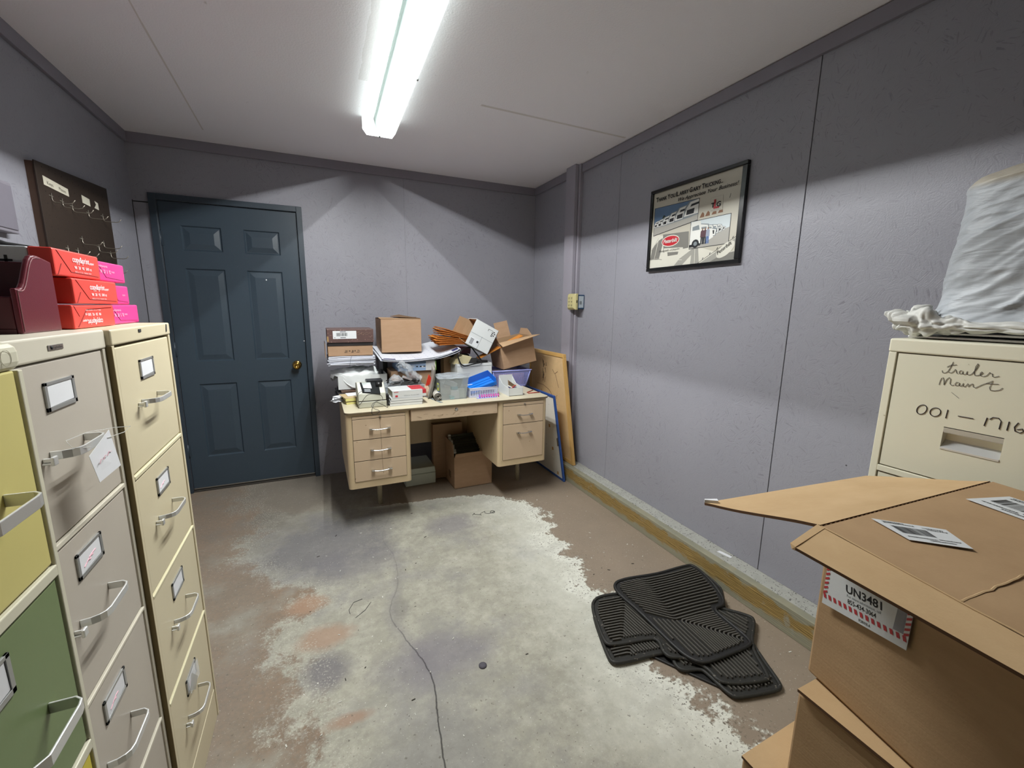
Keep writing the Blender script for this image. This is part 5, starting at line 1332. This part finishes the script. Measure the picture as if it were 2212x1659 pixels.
# rolled magazines, upright papers
m_mag=M('grey_magazine_cover','a7a39a',.45,var=.3,vs=18)
for i,(x,rz,tilt,h,lb) in enumerate(((.676,-.16,.14,.215,'upright magazine leaning between the tub and the clear bin'),(.694,-.22,.10,.235,'second upright magazine leaning beside the first one'))):
    b=MB(); 
    def g_(u,v,s=0): return V(.02*math.sin(v*2.4)*.6+s+.035*v*.2,(u-.5)*.17,v*h)
    b.grid(lambda u,v:g_(u,v),8,10); b.grid(lambda u,v:g_(u,v,.005),8,10); 
    o=b.build('magazine',m_mag,None,solid=.0015); o.location=(x,2.91,Z0+.001); o.rotation_euler=(0,tilt,rz); tag(o,lb,'magazine')
b=MB()
sp=[]
for k in range(52): a=k*.34; r_=.006+.00044*k; sp.append((r_*math.cos(a),r_*math.sin(a)))
def roll(u,v):
    k=u*(len(sp)-1); i=int(min(k,len(sp)-2)); f=k-i; x=sp[i][0]*(1-f)+sp[i+1][0]*f; z=sp[i][1]*(1-f)+sp[i+1][1]*f
    return V(x,v*.20,z)
b.grid(roll,110,4); o=b.build('rolled_magazine',M('striped_magazine','bdb9b0',.5,var=.4,vs=40),None,solid=.0008); o.location=(.712,2.74,Z0+.0305); o.rotation_euler=(.0,.0,-.12)
tag(o,'rolled-up magazine with dark printed pages beside the clear bin','magazine')
b=MB(); b.prism([(0,0),(.03,.01),(.045,.055),(.022,.085),(.012,.05)],'y',0,.004); o=b.build('candy_wrapper',M('red_wrapper_foil','d23a26',.3)); o.location=(.672,2.925,.82); o.rotation_euler=(.1,0,.3); tag(o,'bright red wrapper stuffed beside the magazines','wrapper')
o=film(.672,2.935,.785,.03,.03,.035,7.7,M('crumpled_tan_bag','b79b86',.6,bump=.4,bs=60),'paper_bag','crumpled tan paper bag under the red wrapper','paper bag',lambda a:.03,nu=30,nv=20)
# steel ruler on the desk front
slab('steel_ruler','long dark steel ruler lying on the desk in front of the magazines','ruler',.694,2.80,Z0,.020,.24,.0018,m_trkg,rz=.22)
# ================================================================ right half of the desk
t=tub('clear_bin','clear lidded bin with mixed supplies at the centre of the desk','storage bin',.722,.925,2.735,2.925,Z0,.896,clear('scuffed_clear_plastic','b9c2c6',.38),taper=.014)
b=MB(); b.box(-.101,-.0985,-.065,-.02,.062,.112); b.build('yellow_sticker',M('sticker_yellow','c9cf6a',.5),t)
b=MB(); b.box(-.1025,-.1008,-.062,-.042,.085,.105); b.box(-.1005,-.0985,-.064,-.030,.045,.072); b.build('blue_sticker',M('sticker_blue','2a5fa8',.5),t)
def lidf(u,v): return V((u-.5)*.215,(v-.5)*.20,.149+.012*math.sin(u*3)*v+.006*noise.noise(V(u*4,v*4,0)))
b=MB(); b.grid(lidf,14,12); b.build('warped_lid',m_tub,t,solid=.0015)
slab('card_pack','pale card pack standing inside the clear bin','card pack',.835,2.765,Z0+.004,.055,.02,.055,m_white,rz=.05)
slab('card_pack','second pale card pack inside the clear bin, at the right','card pack',.883,2.78,Z0+.004,.05,.02,.062,M('cream_pack','c8ccc4',.6),rz=-.1)
slab('tape_box','teal tape box inside the clear bin','tape box',.838,2.79,Z0+.062,.045,.025,.02,M('teal_box','6fb0bd',.5),rz=.1)
slab('tape_box','second teal tape box at the bottom of the clear bin','tape box',.812,2.765,Z0+.004,.03,.03,.02,M('teal_box_2','78b3b8',.5))
slab('card_sheaf','sheaf of tan cards leaning in the clear bin','cards',.842,2.87,Z0+.07,.13,.012,.07,M('tan_cards','9b9684',.7,var=.3,stretch=(30,1,1)),rot=(.2,.3,.1))
slab('card_sheaf','bundle of white plastic sleeves under the clear bin lid','cards',.80,2.81,Z0+.095,.10,.07,.03,M('sleeve_white','c6c8c6',.5),rot=(.1,.35,.2))
# white carton of index cards
t=carton('index_card_box','white carton full of index cards with a black wire frame over it','box',.275,.33,.207,(1.064,3.165,Z0),(0,0,.0),m_wcard,m_wcard)
text('carton_print','Stock No. 25  letter size file',m_trkg,t,(-.115,-.1655,.128),(1,0,0),(0,0,1),.009,.075)
text('carton_print','keep in a dry place',m_trkg,t,(-.115,-.1655,.116),(1,0,0),(0,0,1),.008,.068)
MBx(-.1385,.1385,-.1665,-.165,.187,.190).build('lid_crease',M('soft_grey_line','a6a9aa',.7),t)
m_idx=M('yellowed_index_cards','bfb48f',.8,var=.4,vs=60,stretch=(14,.4,.4))
b=MB(); b.prism([(-.10,0),(-.02,0),(.015,.055),(-.055,.070),(-.082,.05)],'y',-.09,.05); o=b.build('index_cards',m_idx); o.location=(1.030,3.10,.950); tag(o,'block of yellowed index cards sticking out of the white carton','index cards',kind='stuff')
b=MB(); b.prism([(-.055,.0),(.035,.0),(.022,.018),(-.0,.045),(-.04,.04)],'y',-.05,.05); o=b.build('index_cards',m_idx); o.location=(.965,3.10,.950); o.rotation_euler=(0,0,.1); tag(o,'smaller block of index cards at the left of the white carton','index cards',kind='stuff')
b=MB(); loop=[(.935,2.985,1.03),(.93,2.985,1.01),(.948,2.985,.965),(.965,2.985,.949),(.99,2.985,.944),(1.06,2.985,.957),(1.11,2.99,.966),(1.12,3.03,.985),(1.10,3.10,1.035),(1.08,3.12,1.065),(1.04,3.10,1.068),(.98,3.04,1.06),(.945,2.99,1.045)]
b.tube(spline(loop,6),.0052,8,closed=True); tag(b.build('wire_frame',M('black_coated_wire','141416',.3)),'bent black wire frame looping over the index cards','wire frame')
slab('stapler','black stapler on the rim of the white carton','stapler',1.135,3.03,.958,.085,.025,.018,m_black,rz=.05,bevel=.004)
slab('carton_sheet','brown cardboard panel standing left of the white carton','cardboard',.900,3.22,Z0,.055,.10,.243,m_kraft)
slab('maroon_binder','dark maroon binder lying behind the white carton','binder',1.04,3.42,1.0,.22,.14,.055,M('dark_maroon','3c1420',.5),rot=(0,.1,0)) 
slab('storage_case','black storage case standing behind the white carton','case',1.02,3.44,Z0,.25,.16,.235,m_black,bevel=.005)
slab('file_case','black file case standing behind the cable tub at the wall','case',.85,3.44,Z0,.07,.16,.235,m_black,bevel=.005)
slab('file_case','black file case at the back between the left pile and the kraft carton','case',.447,3.36,Z0,.035,.22,.235,m_black,bevel=.004)
# white tilted box with orange envelopes
tilt=math.radians(-62)
t=thing('white_box','tilted open white carton spilling orange envelopes','box',(1.1327,3.02,1.153),rot=(0,math.radians(-62.3),0))
# local: z = opening direction (up-left), x = down the face, y = depth
Hh,Lx,Wy=.200,.200,.19
b=MB(); x=Lx/2; z0,z1=-Hh/2,Hh/2
b.box(-x,x,0,TH,z0,z1).box(-x,x,Wy-TH,Wy,z0,z1).box(-x,-x+TH,TH,Wy-TH,z0,z1).box(x-TH,x,TH,Wy-TH,z0,z1).box(-x,x,0,Wy,z0,z0+TH)
b.box(-x+TH,x-TH,TH,TH+.0008,z0+TH,z1,1).box(-x+TH,x-TH,Wy-TH-.0008,Wy-TH,z0+TH,z1,1).box(-x+TH,-x+TH+.0008,TH,Wy-TH,z0+TH,z1,1).box(x-TH-.0008,x-TH,TH,Wy-TH,z0+TH,z1,1)
b.build('carton_walls',[m_wcard,m_kraft_in],t)
b=MB(); b.hexa([(-x,Wy-TH,z1),(x*.9,Wy-TH,z1),(x*.8,Wy-.01,z1+.075),(-x*.95,Wy-.01,z1+.075)],[(-x,Wy,z1),(x*.9,Wy,z1),(x*.8,Wy-.006,z1+.075),(-x*.95,Wy-.006,z1+.075)]); b.build('back_flap',m_kraft_in,t)
b=MB(); b.hexa([(-x,.004,z1),(-x,Wy-.004,z1),(-x+.012,Wy-.01,z1+.055),(-x+.012,.02,z1+.055)],[(-x+TH,.004,z1),(-x+TH,Wy-.004,z1),(-x+.015,Wy-.01,z1+.055),(-x+.015,.02,z1+.055)]); b.build('top_flap',m_kraft_in,t)
b=MB(); b.box(-.006,-.004,-.0006,0,-.10,.10).box(-.100,.0,-.0006,0,.0,.0015); b.build('tape_seam',m_trkg,t)
MBx(-.092,-.032,-.0008,0,.006,.088).build('side_label',m_lab,t)
b=MB(); b.box(-.060,-.045,-.0014,-.0008,.010,.026)
for k in range(5): b.box(-.085+.009*k,-.081+.009*k,-.0012,-.0008,.05,.078)
for (xx,zz) in ((.038,-.060),(.050,-.060),(.062,-.060),(.045,-.075),(.060,-.08),(.072,-.070)): b.box(xx-.004,xx+.003,-.0012,0,zz-.006,zz+.005)
b.box(.075,.077,-.0012,0,-.06,-.02); b.box(.06,.078,-.0012,0,-.021,-.019)
b.build('handling_print',m_ink,t)
m_or=M('orange_kraft_envelope','c17a2e',.6,var=.2,vs=10)
m_or2=M('deep_orange_kraft_envelope','a8601f',.6,var=.2,vs=10)
g='orange padded envelopes fanned out of the tilted white box'
proto=None
for i in range(26):
    f=i/25
    if i<12:   # upper bundle
        q_=i/11; ex_,ez_=.806+.020*math.sin(i*1.9)+.02*q_,1.222-.056*q_
        nx_,nz_=1.060-.012*q_,1.150-.020*q_
    else:     # lower bundle
        q_=(i-12)/13; ex_,ez_=.778+.016*math.sin(i*2.3)+.055*q_**3,1.160-.068*q_
        nx_,nz_=1.040-.020*q_,1.124-.024*q_
    d=V(nx_-ex_,0,nz_-ez_); ang=-math.atan2(d.z,d.x)
    b=MB(); L=d.length; h=.0062
    def q(s,i=i,L=L): return lambda u,v:V(u*L,(v-.5)*.16,s*(1-.75*u)+(.004*noise.noise(V(u*2.5,v*2.5,i*.9))+.004*math.sin(PI*u))*(1-u*.6))
    b.grid(q(h),10,6,smooth=False); b.grid(q(0),10,6,smooth=False)
    k=11; N=k*7; edge=[j for j in range(11)]+[k*(j+1)+10 for j in range(6)]+[k*6+9-j for j in range(10)]+[k*(5-j) for j in range(5)]
    for a,c in zip(edge,edge[1:]+edge[:1]): b.f.append([a,c,N+c,N+a]); b.mi.append(0); b.sm.append(False)
    o=b.build('orange_envelope',m_or if i%3 else m_or2); o.location=(ex_,3.115+.006*(i%3),ez_); o.rotation_euler=(0,ang,0)
    tag(o,'orange padded envelope in the fan spilling from the tilted white box','envelope',g)
o=MB().box(0,.405,-.03,.03,0,.006).build('large_orange_envelope',m_or,bevel=.001); o.location=(1.115,3.07,.985); o.rotation_euler=(.10,-.43,.0); tag(o,'large flat orange envelope wedged under the tilted white box','envelope')
# lavender basket
m_lav=M('lavender_plastic','8d93cf',.4,var=.04)
t=thing('plastic_basket','lavender lattice plastic basket under the open kraft carton','basket',(1.382,3.135,Z0))
def lattice(t,W0,W1,D0,D1,H,mat,nx,nz,z0=.018,rimr=.006,bar=.0022):
    """tapered basket: base W0 x D0, top W1 x D1"""
    P=lambda sx,sy,k:V(sx*(W0+(W1-W0)*k)/2,sy*(D0+(D1-D0)*k)/2,H*k)
    b=MB(); b.hexa([P(-1,-1,0),P(1,-1,0),P(1,1,0),P(-1,1,0)],[P(-1,-1,.1),P(1,-1,.1),P(1,1,.1),P(-1,1,.1)])
    for (a,c,n) in (((-1,-1),(1,-1),nx),((1,-1),(1,1),int(nx*.7)),((1,1),(-1,1),nx),((-1,1),(-1,-1),int(nx*.7))):
        for i in range(n+1):
            f=i/n; sx=a[0]+(c[0]-a[0])*f; sy=a[1]+(c[1]-a[1])*f
            b.tube([P(sx,sy,.08),P(sx,sy,.86)],bar,4)
        for j in range(nz+1):
            k=.12+.72*j/max(1,nz); b.tube([P(a[0],a[1],k),P(c[0],c[1],k)],bar,4)
        b.hexa([P(a[0],a[1],.84),P(c[0],c[1],.84),P(c[0]*.985,c[1]*.985,.84),P(a[0]*.985,a[1]*.985,.84)],[P(a[0],a[1],1),P(c[0],c[1],1),P(c[0]*.985,c[1]*.985,1),P(a[0]*.985,a[1]*.985,1)])
    for s in ((-1,-1),(1,-1),(1,1),(-1,1)): b.tube([P(s[0],s[1],.05),P(s[0],s[1],.95)],.006,6)
    b.build('basket_walls',mat,t)
    r=MB(); r.tube([P(-1.02,-1.02,1),P(1.02,-1.02,1),P(1.02,1.02,1),P(-1.02,1.02,1)],rimr,8,closed=True,flat=(1.3,.8)); r.build('rim',mat,t)
lattice(t,.262,.325,.19,.235,.134,m_lav,20,9)
MBx(-.115,.125,-.08,.07,.012,.115).build('pink_contents',M('pinkish_paper','b9a3ba',.7,var=.2,vs=30),t)
# kraft carton leaning open on the basket
t=carton('cardboard_box','open kraft carton tilted on top of the lavender basket','cardboard box',.292,.24,.215,(1.468,3.165,.893+.025),(.0,-.20,.0),m_kraft,m_kraft_in,flaps=((2,.13,12,.42),(3,.13,18,.9)))
t2=t
b=MB(); b.hexa([(.146,-.12,.215),(.146,.12,.215),(.16,.10,.262),(.16,-.02,.262)],[(.143,-.12,.215),(.143,.12,.215),(.157,.10,.262),(.157,-.02,.262)]); b.build('flap',m_kraft,t2)
b=MB(); b.hexa([(-.150,-.12,.215),(.150,-.12,.215),(.165,-.215,.222),(-.150,-.190,.190)],[(-.150,-.12,.218),(.150,-.12,.218),(.165,-.215,.225),(-.150,-.190,.193)]); b.build('front_flap',m_kraft_in,t2)
b=MB(); b.hexa([(.02,.12,.215),(.06,.12,.215),(.075,.123,.33),(.0,.123,.33)],[(.02,.117,.215),(.06,.117,.215),(.075,.12,.33),(.0,.12,.33)])
# white slotted basket, blue tray, highlighters
t=thing('plastic_basket','white slotted plastic basket at the front of the desk','basket',(1.047,2.83,Z0))
m_wpl=M('white_plastic','c9cde0',.35)
b=MB(); W_=.212; Dp_=.145
b.box(-W_/2,W_/2,-Dp_/2,Dp_/2,0,.012)
for sy in (-1,1):
    b.box(-W_/2,W_/2,sy*Dp_/2-.001,sy*Dp_/2+.001,.048,.064)
    for k in range(17): xx=-W_/2+.004+k*(W_-.008)/16; b.box(xx-.0028,xx+.0028,sy*Dp_/2-.001,sy*Dp_/2+.001,.0,.05)
for sx in (-1,1):
    b.box(sx*W_/2-.001,sx*W_/2+.001,-Dp_/2,Dp_/2,.048,.064)
    for k in range(12): yy=-Dp_/2+.004+k*(Dp_-.008)/11; b.box(sx*W_/2-.001,sx*W_/2+.001,yy-.0028,yy+.0028,.0,.05)
b.build('basket_walls',m_wpl,t)
MB().tube([(-W_/2,-Dp_/2,.065),(W_/2,-Dp_/2,.065),(W_/2,Dp_/2,.065),(-W_/2,Dp_/2,.065)],.0035,8,closed=True).build('rim',m_wpl,t)
t=thing('letter_tray','translucent blue plastic tray tipped into the white basket','tray',(1.055,2.86,.815),rot=(.30,-.30,0))
m_blu=NT('translucent_blue_plastic'); m_blu.b.inputs['Base Color'].default_value=lin('1f7be0'); m_blu.b.inputs['Roughness'].default_value=.12; m_blu.b.inputs['Alpha'].default_value=.82
cc=m_blu.coord(); m_blu.l(m_blu.mix(m_blu.noise(cc,6,3),'1468c8','2e8ff0'),m_blu.b.inputs['Base Color']); m_blu=m_blu.m
b=MB(); b.box(-.105,.105,-.07,.07,0,.003).box(-.105,.105,-.07,-.067,0,.030).box(-.105,.105,.067,.07,0,.055).box(-.105,-.102,-.07,.07,0,.02).box(.102,.105,-.07,.07,0,.055)
b.build('tray_shell',m_blu,t,bevel=.001)
b=MB()
for k in range(3): b.box(-.10,.10,-.03+.03*k,-.027+.03*k,.003,.007)
b.build('tray_rib',m_blu,t)
g='pink and violet highlighters lying before the white basket'
for k in range(9):
    mm=M('violet_highlighter','8a50b8',.3) if k==0 else mm
    if k==1: mm=M('magenta_highlighter','c23f9d',.3)
    b=MB(); x0=1.000+.0175*k; b.cyl((x0,2.716,.7565+.0005),(x0+.006,2.742,.768),.0052,10).cyl((x0+.006,2.742,.768),(x0+.007,2.746,.770),.0035,8,1)
    tag(b.build('highlighter',[mm,m_black]),'violet highlighter at the left end of the row' if k==0 else 'magenta highlighter standing in the row before the white basket','highlighter',g)
slab('plastic_sleeve','pale blue plastic sleeve under the highlighters','plastic sleeve',1.055,2.722,Z0,.15,.03,.003,M('pale_blue_sleeve','9dabe0',.3))
# white parts bin
t=thing('parts_bin','white cardboard parts bin with a tall back and open top','parts bin',(1.272,2.705,Z0),.0)
x=.054; b=MB()
b.box(-x,x,0,TH,0,.057); b.box(-x,x,.187,.190,0,.125); b.box(-x,x,0,.19,0,TH)
for s in (-1,1): b.prism([(0,0),(.19,0),(.19,.115),(.12,.07),(0,.057)],'x',s*x-.0015,s*x+.0015)
b.build('bin_walls',m_wcard,t)
b=MB(); b.hexa([(.012,.15,.06),(.05,.11,.05),(.05,.17,.02),(.02,.18,.02)],[(.0,.13,.09),(.046,.09,.052),(.05,.13,.05),(.01,.17,.09)]); b.build('kraft_liner',m_kraft_in,t)
for i,(c_,lb) in enumerate((('23407f','blue pen-shaped part in the white parts bin'),('8a2a2a','dark red wrapped part in the white parts bin'),('2c2420','black clip in the white parts bin'),('c9c6c0','white wrapped part in the white parts bin'),('355dba','bright blue clip in the white parts bin'),('a8452f','rust-red wrapped part in the white parts bin'))):
    slab('small_part',lb,'small part',1.252+.016*(i%3),2.75+.02*(i//3),Z0+.040+.006*(i%2)+.007*(i//3),.045,.010,.008,M('part_paint',c_,.4),rot=(.2,.3*(i%3-1),.7*i),bevel=.002)
# pencils
for i,(a,c,lb) in enumerate((((1.393,2.770,0),(1.515,2.868,0),'red pencil lying diagonally on the desk right corner'),((1.388,2.742,0),(1.484,2.745,0),'red pencil lying along the front right edge of the desk'))):
    b=MB(); a,c=V(a[0],a[1],Z0+.0036),V(c[0],c[1],Z0+.0036)
    if i==0: c=a+(c-a)*.68
    d=(c-a).normalized(); b.cyl(a,c,.0035,6).cyl(c,c+d*.012,.0034,6,1,r2=.0004); tag(b.build('pencil',[M('pencil_red','a33a2c',.5),m_man]),lb,'pencil')
# ================================================================ UNDER THE DESK
t=thing('storage_case','grey-green plastic case with a hinged lid under the desk','case',(.665,3.135,0),.0)
m_gg=M('grey_green_plastic','c8cfc2',.45,var=.06)
MBx(-.118,.118,0,.30,.0,.090).build('case_body',m_gg,t,bevel=.006,seg=3)
MB().hexa([(-.118,0,.092),(.118,0,.092),(.118,.30,.092),(-.118,.30,.092)],[(-.113,.01,.135),(.113,.01,.135),(.113,.29,.135),(-.113,.29,.135)]).build('case_lid',m_gg,t,bevel=.005,seg=3)
t=carton('cardboard_box','open kraft carton of hanging folders under the desk','cardboard box',.305,.235,.250,(1.034,3.073,0),(0,0,.0),m_kraft,m_kraft_in,flaps=((0,.05,40,.98),(3,.11,4,.9),(1,.09,10,.9)))
MBx(-.1535,-.1525,-.02,.03,.055,.11).build('printed_square',M('brown_print_2','7a6048',.7),t)
m_fold=M('dark_green_folder','5a5c4c',.7,var=.2); m_tip=M('white_folder_tip','d6d6d2',.5)
g='hanging folders in the carton under the desk'
pf=thing('hanging_folder','dark green hanging folder in the carton under the desk','hanging folder',(1.034,2.985,.285),group=g,rot=(.45,-.0,.05))
MBx(-.132,.132,0,.003,-.20,.0).build('folder_sheet',m_fold,pf)
MBx(-.145,.145,-.001,.0035,-.004,.003).build('hanger_rod',M('rod_metal','5f5c55',.4,.6),pf)
for s in (-1,1): MBx(s*.140-.010,s*.140+.010,-.004,.006,-.008,.008).build('rod_tip',m_tip,pf)
for i in range(1,11): 
    q=dup(pf,(1.034+.004*math.sin(i*2.1),2.985+.0155*i,.285+.0085*i+.005*math.sin(i*1.3)),rot=(.45-.03*i,-.03*math.sin(i),.05-.02*math.sin(i*.9)))
# carton behind it
carton('cardboard_box','tall brown carton behind the folder carton under the desk','cardboard box',.24,.06,.455,(.905,3.235,0),(0,0,.0),m_kraft,m_kraft_in)
# ================================================================ BOARDS LEANING IN THE CORNER
# whiteboard with a blue frame: leans against the post side; face towards -x
def lean_board(name,label,cat,p0,p1,q0,q1,th,frame_w,mats,inset=.004):
    """p0,p1 bottom near/far, q0,q1 top near/far corners of the face seen from the room; thickness away (+x)"""
    t=thing(name,label,cat,p0); O=V(*p0); p0,p1,q0,q1=[V(*p)-O for p in (p0,p1,q0,q1)]
    n=(p1-p0).cross(q0-p0).normalized(); 
    if n.x<0: n=-n
    def P(u,v): return (p0*(1-u)+p1*u)*(1-v)+(q0*(1-u)+q1*u)*v
    U_=(p1-p0).length; H_=(q0-p0).length; fu,fv=frame_w/U_,frame_w/H_
    b=MB(); b.hexa([P(fu*.6,fv*.6)+n*inset,P(1-fu*.6,fv*.6)+n*inset,P(1-fu*.6,1-fv*.6)+n*inset,P(fu*.6,1-fv*.6)+n*inset],[P(fu*.6,fv*.6)+n*th*.8,P(1-fu*.6,fv*.6)+n*th*.8,P(1-fu*.6,1-fv*.6)+n*th*.8,P(fu*.6,1-fv*.6)+n*th*.8]); b.build('panel',mats[0],t)
    b=MB()
    for (u0,u1,v0,v1) in ((0,1,0,fv),(0,1,1-fv,1),(0,fu,fv,1-fv),(1-fu,1,fv,1-fv)):
        b.hexa([P(u0,v0),P(u1,v0),P(u1,v1),P(u0,v1)],[P(u0,v0)+n*th,P(u1,v0)+n*th,P(u1,v1)+n*th,P(u0,v1)+n*th])
    b.build('frame',mats[1],t,bevel=.0015)
    return t,P,n
m_bluef=M('blue_frame_tape','2b4f93',.45,var=.12,speck=(60,.7,'6f86b4'))
m_wb=M('aged_whiteboard','ebe7de',.4,var=.1,speck=(30,.77,'a8916f'))
t,P,n=lean_board('whiteboard','old whiteboard with a blue frame leaning beside the desk','whiteboard',(1.722,2.742,.002),(1.722,3.46,.002),(1.640,2.800,.700),(1.640,3.46,.700),.016,.018,(m_wb,m_bluef))
MB().add([P(.02,.52)-n*.001,P(.05,.50)-n*.001,P(.05,.41)-n*.001,P(.02,.42)-n*.001],[(0,1,2,3)]).build('tape_scrap',M('brown_tape','6d5a3c',.5),t)
for (u,v,m_) in ((.16,.33,'c59a62'),(.10,.05,'c9a06a'),(.18,.60,'b98b5a')): MB().add([P(u,v)+n*.0028,P(u+.04,v-.01)+n*.0028,P(u+.035,v+.03)+n*.0028,P(u,v+.035)+n*.0028],[(0,1,2,3)]).build('rust_stain',M('rust_spot',m_,.7),t)
m_oak=M('honey_oak_frame','c99f5e',.42,var=.25,vs=9,stretch=(1,1,.15))
m_cork=M('light_cork','cfae80',.8,var=.15,vs=30,bump=.4,bs=160)
t,P,n=lean_board('cork_board','light cork board in a honey wood frame leaning in the corner','cork board',(1.800,2.735,.130),(1.800,3.50,.130),(1.745,2.850,1.015),(1.745,3.44,1.015),.024,.028,(m_cork,m_oak),inset=.006)
b=MB(); rr=random.Random(3)
def scr(pts): b.tube([P(u,v)+n*.0048 for u,v in pts],.0012,4)
for k in range(14):
    u,v=rr.uniform(.50,.62),rr.uniform(.74,.92); scr([(u,v),(u+rr.uniform(-.03,.03),v-rr.uniform(.02,.07)),(u+rr.uniform(-.03,.03),v-rr.uniform(.0,.06))])
scr([(.78,.66),(.60,.66),(.45,.63),(.36,.58)]); scr([(.33,.84),(.28,.80),(.20,.83)]); scr([(.26,.80),(.22,.72),(.2,.68)])
for k in range(26):
    u,v=rr.uniform(.25,.85),rr.uniform(.35,.62); scr([(u,v),(u+rr.uniform(-.02,.02),v-rr.uniform(.005,.02))])
b.build('scribbles',M('faded_ink','4a3526',.7),t)
